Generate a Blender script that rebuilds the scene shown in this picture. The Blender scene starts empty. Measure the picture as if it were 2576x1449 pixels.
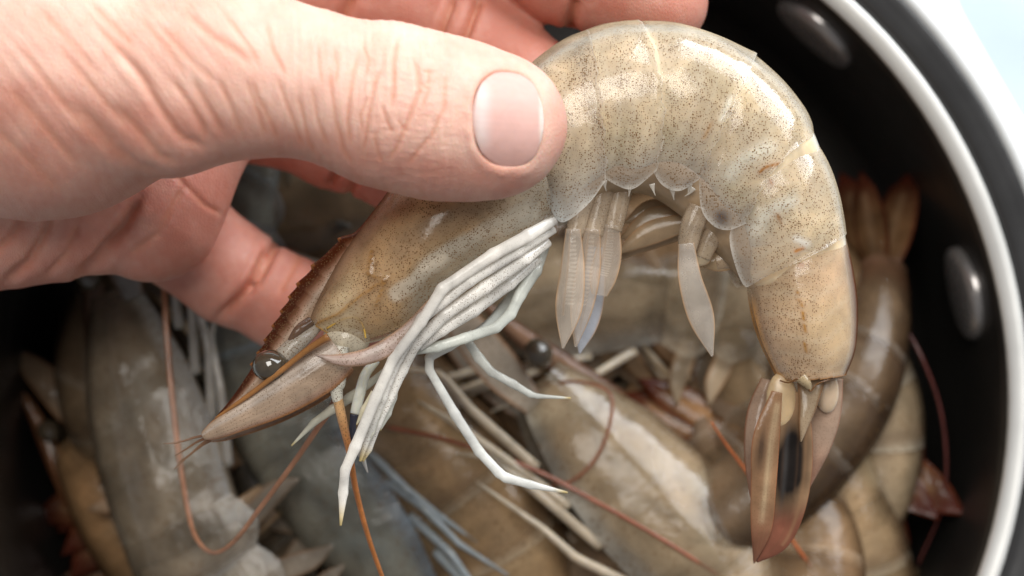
import bpy, math, random
import numpy as np
from mathutils import Vector, Matrix

# ------------------------------------------------------------------ set-up
SC = bpy.context.scene
COL = SC.collection
K = 0.001                      # everything below is modelled in millimetres
CAMZ = 300.0                   # camera height over the plane of the held shrimp
PX = 170.0 / 2576.0            # mm per layout unit in that plane
rng = random.Random(7)

cam_d = bpy.data.cameras.new('camera')
cam = bpy.data.objects.new('camera', cam_d)
COL.objects.link(cam)
cam.location = (0, 0, CAMZ * K)
cam_d.sensor_width = 36.0
cam_d.lens = 36.0 * CAMZ / 170.0
cam_d.clip_start = 0.01
cam_d.clip_end = 50
cam_d.dof.use_dof = True
cam_d.dof.focus_distance = (CAMZ - 8.0) * K
cam_d.dof.aperture_fstop = 11.0
SC.camera = cam

world = bpy.data.worlds.new('World')
SC.world = world
world.use_nodes = True
wb = world.node_tree.nodes['Background']
wb.inputs[0].default_value = (0.93, 0.95, 1.0, 1)
wb.inputs[1].default_value = 0.22

def area(name, loc, target, sx, sy, power, col):
    d = bpy.data.lights.new(name, 'AREA')
    d.shape = 'RECTANGLE'; d.size = sx; d.size_y = sy; d.energy = power; d.color = col
    o = bpy.data.objects.new(name, d); COL.objects.link(o)
    o.location = loc
    o.rotation_euler = (Vector(target) - Vector(loc)).to_track_quat('-Z', 'Y').to_euler()
    return o
area('window_light', (0.52, 0.80, 0.46), (0, 0, -0.02), 1.05, 0.75, 19.0, (0.93, 0.965, 1.0))
area('overhead_fill', (-0.12, 0.38, 1.0), (0, 0, 0), 0.5, 0.5, 7.5, (1.0, 0.96, 0.90))  # overhead fill lamp, added to brighten the top of the hand

SC.view_settings.view_transform = 'Standard'
SC.view_settings.look = 'None'
SC.view_settings.gamma = 1.0
SC.view_settings.exposure = 0.0
SC.render.engine = 'CYCLES'
SC.cycles.use_denoising = True
SC.cycles.max_bounces = 6
SC.cycles.diffuse_bounces = 3
SC.cycles.glossy_bounces = 3
SC.cycles.transparent_max_bounces = 14
SC.cycles.caustics_reflective = False
SC.cycles.caustics_refractive = False

# ------------------------------------------------------------------ helpers
def P(X, Y, z=0.0):
    f = (CAMZ - z) / CAMZ
    return np.array([(X - 1288.0) * PX * f, (724.0 - Y) * PX * f, z])

def to_layout(v):
    f = (CAMZ - v[:, 2]) / CAMZ
    return v[:, 0] / (PX * f) + 1288.0, 724.0 - v[:, 1] / (PX * f)

def obj_from(name, verts, faces, mat, parent=None, cols=None, dots=None, smooth=True):
    me = bpy.data.meshes.new(name)
    verts = np.asarray(verts, float) * K
    if isinstance(faces, np.ndarray):
        me.vertices.add(len(verts)); me.vertices.foreach_set('co', verts.astype(np.float32).ravel())
        me.loops.add(faces.size); me.loops.foreach_set('vertex_index', faces.astype(np.int32).ravel())
        me.polygons.add(len(faces)); me.polygons.foreach_set('loop_start', np.arange(0, faces.size, 4, dtype=np.int32))
        me.update(calc_edges=True)
    else:
        me.from_pydata(verts.tolist(), [], [list(map(int, f)) for f in faces])
    if cols is not None:
        c = np.asarray(cols, np.float32)
        if c.ndim == 1: c = np.tile(c, (len(verts), 1))
        if c.shape[1] == 3: c = np.c_[c, np.ones(len(c), np.float32)]
        a = me.color_attributes.new('Col', 'FLOAT_COLOR', 'POINT')
        a.data.foreach_set('color', c.astype(np.float32).ravel())
    if dots is not None:
        d = np.broadcast_to(np.asarray(dots, np.float32), (len(verts),)).copy()
        a = me.attributes.new('Dot', 'FLOAT', 'POINT')
        a.data.foreach_set('value', d)
    if smooth:
        me.polygons.foreach_set('use_smooth', [True] * len(me.polygons))
    me.materials.append(mat)
    me.update()
    o = bpy.data.objects.new(name, me)
    COL.objects.link(o)
    if parent is not None: o.parent = parent
    return o

def empty(name, loc=(0, 0, 0)):
    o = bpy.data.objects.new(name, None)
    COL.objects.link(o)
    o.location = Vector(loc) * K
    o.empty_display_size = 0.01
    return o

def tag(o, label=None, cat=None, group=None, kind=None):
    if label: o['label'] = label
    if cat: o['category'] = cat
    if group: o['group'] = group
    if kind: o['kind'] = kind
    return o

def solidify(o, t):
    m = o.modifiers.new('thickness', 'SOLIDIFY'); m.thickness = t * K; m.offset = -1
    return o

def catmull(pts, n):
    """n samples through the rows of pts (any dimension)"""
    p = np.asarray(pts, float)
    if len(p) == 2:
        t = np.linspace(0, 1, n)[:, None]
        return p[0] * (1 - t) + p[1] * t
    p = np.vstack([2 * p[0] - p[1], p, 2 * p[-1] - p[-2]])
    seg = len(p) - 3
    u = np.linspace(0, seg - 1e-9, n)
    i = u.astype(int); f = (u - i)[:, None]
    a, b, c, d = p[i], p[i + 1], p[i + 2], p[i + 3]
    return 0.5 * (2 * b + (c - a) * f + (2 * a - 5 * b + 4 * c - d) * f ** 2 + (3 * b - a - 3 * c + d) * f ** 3)

def linear(pts, n):
    p = np.asarray(pts, float)
    d = np.r_[0, np.cumsum(np.linalg.norm(np.diff(p[:, :3], axis=0), axis=1))]
    u = np.linspace(0, d[-1], n)
    return np.stack([np.interp(u, d, p[:, k]) for k in range(p.shape[1])], 1)

def ring_tube(pts, n=None, ring=10, flat=1.0, curve=True, up=(0, 0, 1), jitter=0.0, seed=0):
    """pts rows: x, y, z, radius.  flat < 1 squashes the tube along `up`."""
    pts = np.asarray(pts, float)
    n = n or max(8, len(pts) * 7)
    p = catmull(pts, n) if curve else linear(pts, n)
    c = p[:, :3]; r = np.maximum(p[:, 3], 0.02)
    if jitter:
        rs = np.random.RandomState(seed)
        k = np.convolve(rs.randn(n + 8), np.ones(5) / 5, 'same')[4:-4]
        r = r * (1 + jitter * k)
    t = np.gradient(c, axis=0); t /= np.linalg.norm(t, axis=1)[:, None] + 1e-9
    u = np.array(up, float)
    s = np.cross(t, u); s /= np.linalg.norm(s, axis=1)[:, None] + 1e-9
    w = np.cross(s, t)
    a = np.linspace(0, 2 * np.pi, ring, endpoint=False)
    v = (c[:, None] + r[:, None, None] * (np.cos(a)[None, :, None] * s[:, None] + flat * np.sin(a)[None, :, None] * w[:, None]))
    v = v.reshape(-1, 3)
    f = []
    for i in range(n - 1):
        for j in range(ring):
            k = (j + 1) % ring
            f.append((i * ring + j, i * ring + k, (i + 1) * ring + k, (i + 1) * ring + j))
    f.append(tuple(range(ring))[::-1]); f.append(tuple((n - 1) * ring + j for j in range(ring)))
    uu = np.repeat(np.linspace(0, 1, n), ring)
    aa = np.tile(a, n)
    return v, f, uu, aa

def blade(center, halfw, thick, n=24, m=12, up=(0, 0, 1), cup=0.0):
    """A leaf: center rows x,y,z ; halfw list ; returns verts, faces, u along, v across (-1..1)"""
    c = catmull(center, n)
    w = catmull(np.asarray(halfw, float)[:, None], n)[:, 0]; w = np.maximum(w, 0.03)
    t = np.gradient(c, axis=0); t /= np.linalg.norm(t, axis=1)[:, None] + 1e-9
    s = np.cross(t, np.array(up, float)); s /= np.linalg.norm(s, axis=1)[:, None] + 1e-9
    nn = np.cross(s, t)
    vv = np.linspace(-1, 1, m)
    V, U, W = [], [], []
    for side in (1, -1):
        th = thick * np.sqrt(np.maximum(0, 1 - vv ** 2)) * side
        z = th[None, :] + cup * (1 - vv[None, :] ** 2) * (w[:, None] / w.max())
        V.append(c[:, None] + w[:, None, None] * vv[None, :, None] * s[:, None] + z[:, :, None] * nn[:, None])
        U.append(np.repeat(np.linspace(0, 1, n), m)); W.append(np.tile(vv, n))
    v = np.concatenate([x.reshape(-1, 3) for x in V])
    f = []
    o = n * m
    for i in range(n - 1):
        for j in range(m - 1):
            a = i * m + j
            f.append((a, a + 1, a + m + 1, a + m))
            f.append((o + a, o + a + m, o + a + m + 1, o + a + 1))
    for j in range(m - 1):
        f.append((j, o + j, o + j + 1, j + 1)); a = (n - 1) * m + j
        f.append((a, a + 1, o + a + 1, o + a))
    return v, f, np.concatenate(U), np.concatenate(W)

def mixc(a, b, t):
    t = np.clip(np.asarray(t, float), 0, 1)[..., None]
    return np.asarray(a, float) * (1 - t) + np.asarray(b, float) * t

def smooth01(x, a, b):
    t = np.clip((x - a) / (b - a), 0, 1)
    return t * t * (3 - 2 * t)

def vnoise(x, y, z=0.0, seed=0):
    """cheap smooth pseudo noise -1..1"""
    r = np.random.RandomState(seed)
    out = 0
    for k in range(6):
        d = r.randn(3); d /= np.linalg.norm(d); fq = 0.6 + r.rand() * 1.4
        out = out + np.sin((x * d[0] + y * d[1] + z * d[2]) * fq + r.rand() * 6.28 + 1.3 * np.sin((x * d[1] - y * d[0]) * fq * 0.7 + r.rand() * 6))
    return out / 4.0

# ------------------------------------------------------------------ materials
def new_mat(name):
    m = bpy.data.materials.new(name); m.use_nodes = True
    nt = m.node_tree
    for n in list(nt.nodes): nt.nodes.remove(n)
    out = nt.nodes.new('ShaderNodeOutputMaterial')
    return m, nt, out

def N(nt, kind, **kw):
    n = nt.nodes.new(kind)
    for k, v in kw.items():
        if k.startswith('i_'):
            key = k[2:]
            key = int(key) if key.isdigit() else key.replace('_', ' ')
            n.inputs[key].default_value = v
        else: setattr(n, k, v)
    return n

def principled(name, col, rough=0.5, metal=0.0, noise=0.0, nscale=300, bump=0.0, bscale=2000, coat=0.0, spec=0.5):
    m, nt, out = new_mat(name)
    b = N(nt, 'ShaderNodeBsdfPrincipled')
    b.inputs['Base Color'].default_value = (*col, 1); b.inputs['Roughness'].default_value = rough
    b.inputs['Metallic'].default_value = metal; b.inputs['Coat Weight'].default_value = coat
    b.inputs['Specular IOR Level'].default_value = spec
    tc = N(nt, 'ShaderNodeTexCoord')
    if noise:
        nz = N(nt, 'ShaderNodeTexNoise', i_Scale=nscale, i_Detail=5.0)
        nt.links.new(tc.outputs['Object'], nz.inputs['Vector'])
        mr = N(nt, 'ShaderNodeMapRange'); mr.inputs['To Min'].default_value = 1 - noise; mr.inputs['To Max'].default_value = 1 + noise
        nt.links.new(nz.outputs[0], mr.inputs['Value'])
        mx = N(nt, 'ShaderNodeVectorMath', operation='SCALE'); mx.inputs[0].default_value = col
        nt.links.new(mr.outputs[0], mx.inputs['Scale']); nt.links.new(mx.outputs[0], b.inputs['Base Color'])
        mr2 = N(nt, 'ShaderNodeMapRange'); mr2.inputs['To Min'].default_value = max(0.02, rough - 0.12); mr2.inputs['To Max'].default_value = rough + 0.12
        nt.links.new(nz.outputs[0], mr2.inputs['Value']); nt.links.new(mr2.outputs[0], b.inputs['Roughness'])
    if bump:
        nb = N(nt, 'ShaderNodeTexNoise', i_Scale=bscale, i_Detail=4.0)
        nt.links.new(tc.outputs['Object'], nb.inputs['Vector'])
        bp = N(nt, 'ShaderNodeBump'); bp.inputs['Strength'].default_value = bump; bp.inputs['Distance'].default_value = 0.0003
        nt.links.new(nb.outputs[0], bp.inputs['Height']); nt.links.new(bp.outputs[0], b.inputs['Normal'])
    nt.links.new(b.outputs[0], out.inputs[0])
    return m

def shell_material(name, mott=(0.72, 1.24), mscale=170.0, dot_scale=3300.0, rough=0.12, bump=0.10, dot_col=(0.19, 0.105, 0.045), transl=0.35, dmax=0.37, gloss=0.8):
    """thin wet chitin: vertex colour + opacity, pigment dots, clear gloss"""
    m, nt, out = new_mat(name); L = nt.links.new
    at = N(nt, 'ShaderNodeAttribute', attribute_name='Col')
    ad = N(nt, 'ShaderNodeAttribute', attribute_name='Dot')
    oi = N(nt, 'ShaderNodeObjectInfo')
    tc = N(nt, 'ShaderNodeTexCoord')
    vo = N(nt, 'ShaderNodeTexVoronoi'); vo.inputs['Scale'].default_value = dot_scale; vo.inputs['Randomness'].default_value = 0.85
    L(tc.outputs['Object'], vo.inputs['Vector'])
    sep = N(nt, 'ShaderNodeSeparateColor'); L(vo.outputs['Color'], sep.inputs[0])
    th = N(nt, 'ShaderNodeMapRange'); th.inputs['From Min'].default_value = 0.1; th.inputs['To Min'].default_value = dmax * 0.55; th.inputs['To Max'].default_value = dmax * 1.25
    L(sep.outputs[0], th.inputs['Value'])
    nd_ = N(nt, 'ShaderNodeTexNoise', i_Scale=240.0, i_Detail=3.0); L(tc.outputs['Object'], nd_.inputs['Vector'])
    md_ = N(nt, 'ShaderNodeMapRange'); md_.inputs['From Min'].default_value = 0.3; md_.inputs['From Max'].default_value = 0.7; md_.inputs['To Min'].default_value = 0.78; md_.inputs['To Max'].default_value = 1.18; L(nd_.outputs[0], md_.inputs['Value'])
    tm_ = N(nt, 'ShaderNodeMath', operation='MULTIPLY'); L(th.outputs[0], tm_.inputs[0]); L(md_.outputs[0], tm_.inputs[1])
    sub = N(nt, 'ShaderNodeMath', operation='SUBTRACT'); L(tm_.outputs[0], sub.inputs[0]); L(vo.outputs['Distance'], sub.inputs[1])
    mk = N(nt, 'ShaderNodeMath', operation='MULTIPLY', use_clamp=True); L(sub.outputs[0], mk.inputs[0]); mk.inputs[1].default_value = 12.0
    mk2 = N(nt, 'ShaderNodeMath', operation='MULTIPLY', use_clamp=True); L(mk.outputs[0], mk2.inputs[0]); L(ad.outputs['Fac'], mk2.inputs[1])
    # mottling
    nz = N(nt, 'ShaderNodeTexNoise', i_Scale=mscale, i_Detail=6.0, i_Distortion=0.6); L(tc.outputs['Object'], nz.inputs['Vector'])
    mr = N(nt, 'ShaderNodeMapRange'); mr.inputs['From Min'].default_value = 0.3; mr.inputs['From Max'].default_value = 0.7; mr.inputs['To Min'].default_value = mott[0]; mr.inputs['To Max'].default_value = mott[1]
    L(nz.outputs[0], mr.inputs['Value'])
    sc = N(nt, 'ShaderNodeVectorMath', operation='SCALE'); L(at.outputs['Color'], sc.inputs[0]); L(mr.outputs[0], sc.inputs['Scale'])
    tint = N(nt, 'ShaderNodeVectorMath', operation='MULTIPLY'); L(sc.outputs[0], tint.inputs[0]); L(oi.outputs['Color'], tint.inputs[1])
    cm = N(nt, 'ShaderNodeMix', data_type='RGBA'); L(mk2.outputs[0], cm.inputs['Factor']); L(tint.outputs[0], cm.inputs['A']); cm.inputs['B'].default_value = (*dot_col, 1)
    op = N(nt, 'ShaderNodeMath', operation='MAXIMUM'); L(at.outputs['Alpha'], op.inputs[0]); L(mk2.outputs[0], op.inputs[1])
    nb = N(nt, 'ShaderNodeTexNoise', i_Scale=700.0, i_Detail=3.0); L(tc.outputs['Object'], nb.inputs['Vector'])
    bp = N(nt, 'ShaderNodeBump'); bp.inputs['Strength'].default_value = bump; bp.inputs['Distance'].default_value = 0.0006
    L(nb.outputs[0], bp.inputs['Height'])
    df = N(nt, 'ShaderNodeBsdfDiffuse'); L(cm.outputs['Result'], df.inputs[0]); L(bp.outputs[0], df.inputs['Normal'])
    tl = N(nt, 'ShaderNodeBsdfTranslucent'); L(cm.outputs['Result'], tl.inputs[0])
    m1 = N(nt, 'ShaderNodeMixShader'); m1.inputs[0].default_value = transl; L(df.outputs[0], m1.inputs[1]); L(tl.outputs[0], m1.inputs[2])
    tr = N(nt, 'ShaderNodeBsdfTransparent')
    m2 = N(nt, 'ShaderNodeMixShader'); L(op.outputs[0], m2.inputs[0]); L(tr.outputs[0], m2.inputs[1]); L(m1.outputs[0], m2.inputs[2])
    gl = N(nt, 'ShaderNodeBsdfGlossy'); gl.inputs['Roughness'].default_value = rough; L(bp.outputs[0], gl.inputs['Normal'])
    fr = N(nt, 'ShaderNodeFresnel'); fr.inputs['IOR'].default_value = 1.42; L(bp.outputs[0], fr.inputs['Normal'])
    fk = N(nt, 'ShaderNodeMath', operation='MULTIPLY'); L(fr.outputs[0], fk.inputs[0]); fk.inputs[1].default_value = gloss
    fm = N(nt, 'ShaderNodeMath', operation='MINIMUM'); L(fk.outputs[0], fm.inputs[0]); fm.inputs[1].default_value = 0.11
    m3 = N(nt, 'ShaderNodeMixShader'); L(fm.outputs[0], m3.inputs[0]); L(m2.outputs[0], m3.inputs[1]); L(gl.outputs[0], m3.inputs[2])
    L(m3.outputs[0], out.inputs[0])
    return m

def flesh_material(name, scale=220.0, sss=0.5, rough=0.3, mott=(0.78, 1.2)):
    m, nt, out = new_mat(name); L = nt.links.new
    at = N(nt, 'ShaderNodeAttribute', attribute_name='Col'); oi = N(nt, 'ShaderNodeObjectInfo'); tc = N(nt, 'ShaderNodeTexCoord')
    nz = N(nt, 'ShaderNodeTexNoise', i_Scale=scale, i_Detail=6.0, i_Distortion=0.8); L(tc.outputs['Object'], nz.inputs['Vector'])
    mr = N(nt, 'ShaderNodeMapRange'); mr.inputs['From Min'].default_value = 0.3; mr.inputs['From Max'].default_value = 0.7
    mr.inputs['To Min'].default_value = mott[0]; mr.inputs['To Max'].default_value = mott[1]
    L(nz.outputs[0], mr.inputs['Value'])
    sc = N(nt, 'ShaderNodeVectorMath', operation='SCALE'); L(at.outputs['Color'], sc.inputs[0]); L(mr.outputs[0], sc.inputs['Scale'])
    tint = N(nt, 'ShaderNodeVectorMath', operation='MULTIPLY'); L(sc.outputs[0], tint.inputs[0]); L(oi.outputs['Color'], tint.inputs[1])
    b = N(nt, 'ShaderNodeBsdfPrincipled'); L(tint.outputs[0], b.inputs['Base Color'])
    b.inputs['Roughness'].default_value = rough
    b.inputs['Subsurface Weight'].default_value = sss; b.inputs['Subsurface Radius'].default_value = (1.0, 0.8, 0.5); b.inputs['Subsurface Scale'].default_value = 0.002
    L(b.outputs[0], out.inputs[0])
    return m

def skin_material():
    m, nt, out = new_mat('skin'); L = nt.links.new
    at = N(nt, 'ShaderNodeAttribute', attribute_name='Col'); tc = N(nt, 'ShaderNodeTexCoord')
    nz = N(nt, 'ShaderNodeTexNoise', i_Scale=160.0, i_Detail=6.0, i_Roughness=0.6); L(tc.outputs['Object'], nz.inputs['Vector'])
    cr = N(nt, 'ShaderNodeMix', data_type='RGBA', blend_type='MULTIPLY')
    ramp = N(nt, 'ShaderNodeValToRGB'); L(nz.outputs[0], ramp.inputs[0])
    ramp.color_ramp.elements[0].position = 0.33; ramp.color_ramp.elements[0].color = (0.95, 0.80, 0.76, 1)
    ramp.color_ramp.elements[1].position = 0.66; ramp.color_ramp.elements[1].color = (1.0, 1.0, 1.0, 1)
    cr.inputs['Factor'].default_value = 0.8
    L(at.outputs['Color'], cr.inputs['A']); L(ramp.outputs[0], cr.inputs['B'])
    b = N(nt, 'ShaderNodeBsdfPrincipled'); L(cr.outputs['Result'], b.inputs['Base Color'])
    b.inputs['Roughness'].default_value = 0.46; b.inputs['Specular IOR Level'].default_value = 0.4
    b.inputs['Subsurface Weight'].default_value = 0.55; b.inputs['Subsurface Radius'].default_value = (1.0, 0.32, 0.18); b.inputs['Subsurface Scale'].default_value = 0.0016
    vo = N(nt, 'ShaderNodeTexVoronoi', feature='DISTANCE_TO_EDGE'); vo.inputs['Scale'].default_value = 1500.0
    mp = N(nt, 'ShaderNodeMapping'); mp.inputs['Scale'].default_value = (1.5, 0.8, 1.0); mp.inputs['Rotation'].default_value = (0, 0, 0.3)
    L(tc.outputs['Object'], mp.inputs[0]); L(mp.outputs[0], vo.inputs['Vector'])
    mv = N(nt, 'ShaderNodeMapRange'); mv.inputs['From Max'].default_value = 0.22; L(vo.outputs['Distance'], mv.inputs['Value'])
    n2 = N(nt, 'ShaderNodeTexNoise', i_Scale=2600.0, i_Detail=4.0); L(tc.outputs['Object'], n2.inputs['Vector'])
    ad = N(nt, 'ShaderNodeMath', operation='ADD'); L(mv.outputs[0], ad.inputs[0]); L(n2.outputs[0], ad.inputs[1])
    bp = N(nt, 'ShaderNodeBump'); bp.inputs['Strength'].default_value = 0.35; bp.inputs['Distance'].default_value = 0.00012
    L(ad.outputs[0], bp.inputs['Height']); L(bp.outputs[0], b.inputs['Normal'])
    L(b.outputs[0], out.inputs[0])
    return m

M_SHELL = shell_material('shrimp_shell')
M_SHELL2 = shell_material('pile_shell', mott=(0.48, 1.28), mscale=110.0, dot_scale=1300.0, rough=0.13, bump=0.25)
M_FLESH2 = flesh_material('pile_flesh', scale=150.0, sss=0.0, rough=0.4, mott=(0.50, 1.22))
M_FLESH = flesh_material('shrimp_flesh')
M_LIMB = flesh_material('pale_limb', scale=260.0, sss=0.6, rough=0.2)
M_SKIN = skin_material()
M_NAIL = flesh_material('nail', scale=300.0, sss=0.35, rough=0.55, mott=(0.96, 1.04))
M_EYE = principled('eye', (0.062, 0.047, 0.03), rough=0.05, noise=0.4, nscale=900, coat=1.0)
M_BLACK = principled('nonstick_black', (0.022, 0.020, 0.018), rough=0.36, noise=0.15, nscale=120, bump=0.12, bscale=1500)
M_LIP = principled('dark_lip', (0.035, 0.034, 0.034), rough=0.22, noise=0.25, nscale=90)
M_STEEL = principled('brushed_steel', (0.88, 0.87, 0.83), rough=0.32, metal=0.5, noise=0.03, nscale=60)
M_WHITE = principled('white_enamel', (0.88, 0.90, 0.90), rough=0.18, noise=0.02, nscale=40, coat=0.3)
M_BLUE = principled('blue_line_enamel', (0.50, 0.62, 0.78), rough=0.2, noise=0.03, nscale=60)
M_RIVET = principled('rivet_coating', (0.36, 0.34, 0.33), rough=0.26, metal=0.6, noise=0.2, nscale=250, coat=0.3)
M_TABLE = principled('table_paint', (0.60, 0.68, 0.69), rough=0.5, noise=0.25, nscale=18)

# ------------------------------------------------------------------ table and pot
PC = np.array([-4.8, -21.4]); RIM_Z = -45.0; RI = 98.2; FLOOR = -116.0
def lathe(name, prof, mat, parent, seg=128, closed=False):
    prof = np.asarray(prof, float); prof[:, 0] += np.where(prof[:, 0] > 50, 3.3, 0); n = len(prof)
    a = np.linspace(0, 2 * np.pi, seg, endpoint=False)
    v = np.stack([PC[0] + prof[None, :, 0] * np.cos(a)[:, None], PC[1] + prof[None, :, 0] * np.sin(a)[:, None],
                  np.broadcast_to(prof[None, :, 1], (seg, n))], -1).reshape(-1, 3)
    f = []
    for i in range(seg):
        k = (i + 1) % seg
        for j in range(n if closed else n - 1):
            l = (j + 1) % n
            f.append((i * n + j, k * n + j, k * n + l, i * n + l))
    return obj_from(name, v, f, mat, parent)

t = 900.0
tz = FLOOR - 5.2
tv = [(-t, -t, tz), (t, -t, tz), (t, t, tz), (-t, t, tz), (-t, -t, tz - 25), (t, -t, tz - 25), (t, t, tz - 25), (-t, t, tz - 25)]
table = obj_from('table', tv, [(0, 1, 2, 3), (7, 6, 5, 4), (0, 4, 5, 1), (1, 5, 6, 2), (2, 6, 7, 3), (3, 7, 4, 0)], M_TABLE, smooth=False)
tag(table, 'pale blue green table top under the pot', 'table', kind='structure')

pot = empty('cooking_pot', (PC[0], PC[1], FLOOR - 5))
def under(o, parent):
    o.parent = parent
    o.matrix_parent_inverse = Matrix.Translation(-parent.location)
    return o
tag(pot, 'round black non-stick cooking pot with a bright metal rim, holding the raw shrimps', 'pot')
# inside wall rises from the floor and ends in a small step under the bright ring
wall = [(0.01, FLOOR), (60, FLOOR), (86, FLOOR), (91, FLOOR + 1.5), (94.3, FLOOR + 5), (95.4, FLOOR + 10), (95.8, -80), (96.0, -60), (96.2, -50.5), (96.4, -47.6), (96.9, -46.6)]
under(lathe('inner_wall', wall, M_BLACK, None), pot)
ringp = [(96.75, -46.9), (97.0, -46.2), (97.8, -45.6), (98.7, -45.2), (99.8, -44.8), (100.2, -45.0), (100.2, -47.5), (97.0, -47.9)]
under(lathe('metal_rim_band', ringp, M_STEEL, None, closed=True), pot)
lipp = [(100.3, -46.2), (100.8, -45.4), (102.0, -44.9), (103.6, -44.3), (104.6, -44.2), (105.9, -43.6), (106.3, -43.7), (106.4, -46.5), (100.3, -47.5)]
under(lathe('dark_rim_band', lipp, M_LIP, None, closed=True), pot)
edgep = [(106.5, -45.5), (106.9, -43.9), (108.0, -43.3), (109.2, -43.6), (109.6, -44.4), (109.0, -46.2), (106.5, -46.8)]
under(lathe('outer_rim_edge', edgep, M_WHITE, None, closed=True), pot)
linep = [(109.65, -44.9), (110.3, -45.0), (110.5, -45.8), (110.2, -46.6), (109.3, -46.7)]
under(lathe('blue_edge_line', linep, M_BLUE, None, closed=True), pot)
outer = [(109.0, -46.9), (107.5, -49), (106.5, -54), (106.0, -90), (105.5, FLOOR + 2), (102, FLOOR - 4.5), (95, FLOOR - 5), (0.01, FLOOR - 5)]
under(lathe('outer_wall', outer, M_WHITE, None), pot)

def rivet(ang, z):
    # low domed head with a bevelled skirt on the inside wall, built in wall coordinates
    prof = [(9.7, 0.0), (9.7, 0.9), (9.55, 1.5), (9.1, 2.1), (8.3, 2.5), (7.0, 2.8), (4.0, 3.1), (2.0, 3.2), (0.02, 3.2)]
    seg = 40; a = np.linspace(0, 2 * np.pi, seg, endpoint=False)
    er = np.array([math.cos(ang), math.sin(ang), 0]); et = np.array([-math.sin(ang), math.cos(ang), 0]); ez = np.array([0, 0, 1.0])
    c = np.array([PC[0], PC[1], 0]) + er * 99.4 + ez * z
    v = [];
    for i in range(seg):
        for r, h in prof:
            tt = r * math.cos(a[i])
            v.append(c + et * tt + ez * r * math.sin(a[i]) - er * (h - 0.3 + tt * tt / 192.0))
    n = len(prof); f = []
    for i in range(seg):
        k = (i + 1) % seg
        for j in range(n - 1): f.append((i * n + j, i * n + j + 1, k * n + j + 1, k * n + j))
    under(obj_from('rivet', v, f, M_RIVET), pot)
# the two rivets of the handle
RIV = []
for X, Y, zz in ((2022, 112, -66.0), (2436, 735, -66.0)):
    p = P(X, Y, zz); RIV.append(math.atan2(p[1] - PC[1], p[0] - PC[0]))
    rivet(RIV[-1], zz)

# loop handle outside the wall, between the rivets: broad flange with a rounded opening
hc = 0.5 * (RIV[0] + RIV[1])
def handle():
    n = 72
    zt, zb = -50.0, -56.0
    def pt(t, w):          # t across, w outward (mm) in the handle frame
        er = np.array([math.cos(hc), math.sin(hc)]); et = np.array([-math.sin(hc), math.cos(hc)])
        return PC + er * w + et * t
    def rr(t0, t1, w0, w1, rad, n):
        pts = []
        for cx, cy, a0 in ((t1 - rad, w1 - rad, 0), (t0 + rad, w1 - rad, 90), (t0 + rad, w0 + rad, 180), (t1 - rad, w0 + rad, 270)):
            for k in range(n // 4):
                a = math.radians(a0 + 90.0 * k / (n // 4 - 1)); pts.append((cx + rad * math.cos(a), cy + rad * math.sin(a)))
        return pts
    O = rr(-52, 52, 104.0, 158, 26, n); I = rr(-27, 31, 117.5, 145, 13.0, n)
    prof = [(O, 0, zb), (O, 0, zt - 1.5), (O, 0.04, zt - 0.4), (O, 0.12, zt), (I, 0.12, zt), (I, 0.04, zt - 0.4), (I, 0, zt - 1.5), (I, 0, zb)]
    v = []
    for k in range(n):
        for S, mm, z in prof:
            o = np.array(O[k]); i = np.array(I[k])
            q = (o * (1 - mm) + i * mm) if S is O else (i * (1 - mm) + o * mm)
            x = pt(q[0], q[1]); v.append((x[0], x[1], z))
    m = len(prof); f = []
    for k in range(n):
        l = (k + 1) % n
        for j in range(m):
            h = (j + 1) % m
            f.append((k * m + j, l * m + j, l * m + h, k * m + h))
    under(obj_from('handle', v, f, M_WHITE), pot)
handle()

# ------------------------------------------------------------------ hand (one continuous skin)
def R_(px, z): return px * PX * (CAMZ - z) / CAMZ
HP = []   # list of chains: (pts [(X,Y,z,r_px)], zsquash, blend)
def bone(pts, ksq=1.0, k=3.0):
    q = []
    for X, Y, z, r in pts:
        c = P(X, Y, z); q.append((c[0], c[1], c[2], R_(r, z)))
    HP.append((np.array(q, np.float32), ksq, k))
# palm: the four metacarpals, heel and forearm
bone([(-1500, 330, -10, 350), (-700, 330, -8, 360), (-300, 300, -16, 300)], 1.15, 8)
bone([(-300, 130, -22, 200), (420, -110, -30, 175)], 1.0, 10)
bone([(-300, 250, -22, 200), (480, 60, -32, 165)], 1.0, 10)
bone([(-300, 400, -20, 200), (440, 260, -28, 165)], 1.0, 10)
bone([(-320, 520, -14, 255), (150, 505, -13, 205)], 1.0, 8)
bone([(505, 335, -18, 138), (378, 528, -17, 182)], 1.0, 3.0)        # distal pad of the palm
# little finger
bone([(440, 580, -32, 140), (575, 685, -36, 124), (722, 762, -34, 116), (880, 830, -24, 96)], 1.0, 2.0)
# ring finger
bone([(480, 250, -33, 150), (700, 282, -36, 132), (850, 345, -34, 126), (1010, 410, -26, 118), (1120, 450, -19, 104)], 1.0, 2.5)
# middle finger
bone([(520, 30, -36, 150), (800, -50, -38, 142), (1060, 20, -32, 138), (1190, 85, -27, 132), (1330, 190, -20, 112)], 1.0, 2.5)
# index finger
bone([(470, -150, -32, 160), (850, -330, -30, 150), (1200, -230, -22, 142), (1430, -82, -17, 138), (1600, -22, -14.5, 128), (1658, 5, -13.5, 122)], 1.0, 2.5)
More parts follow.
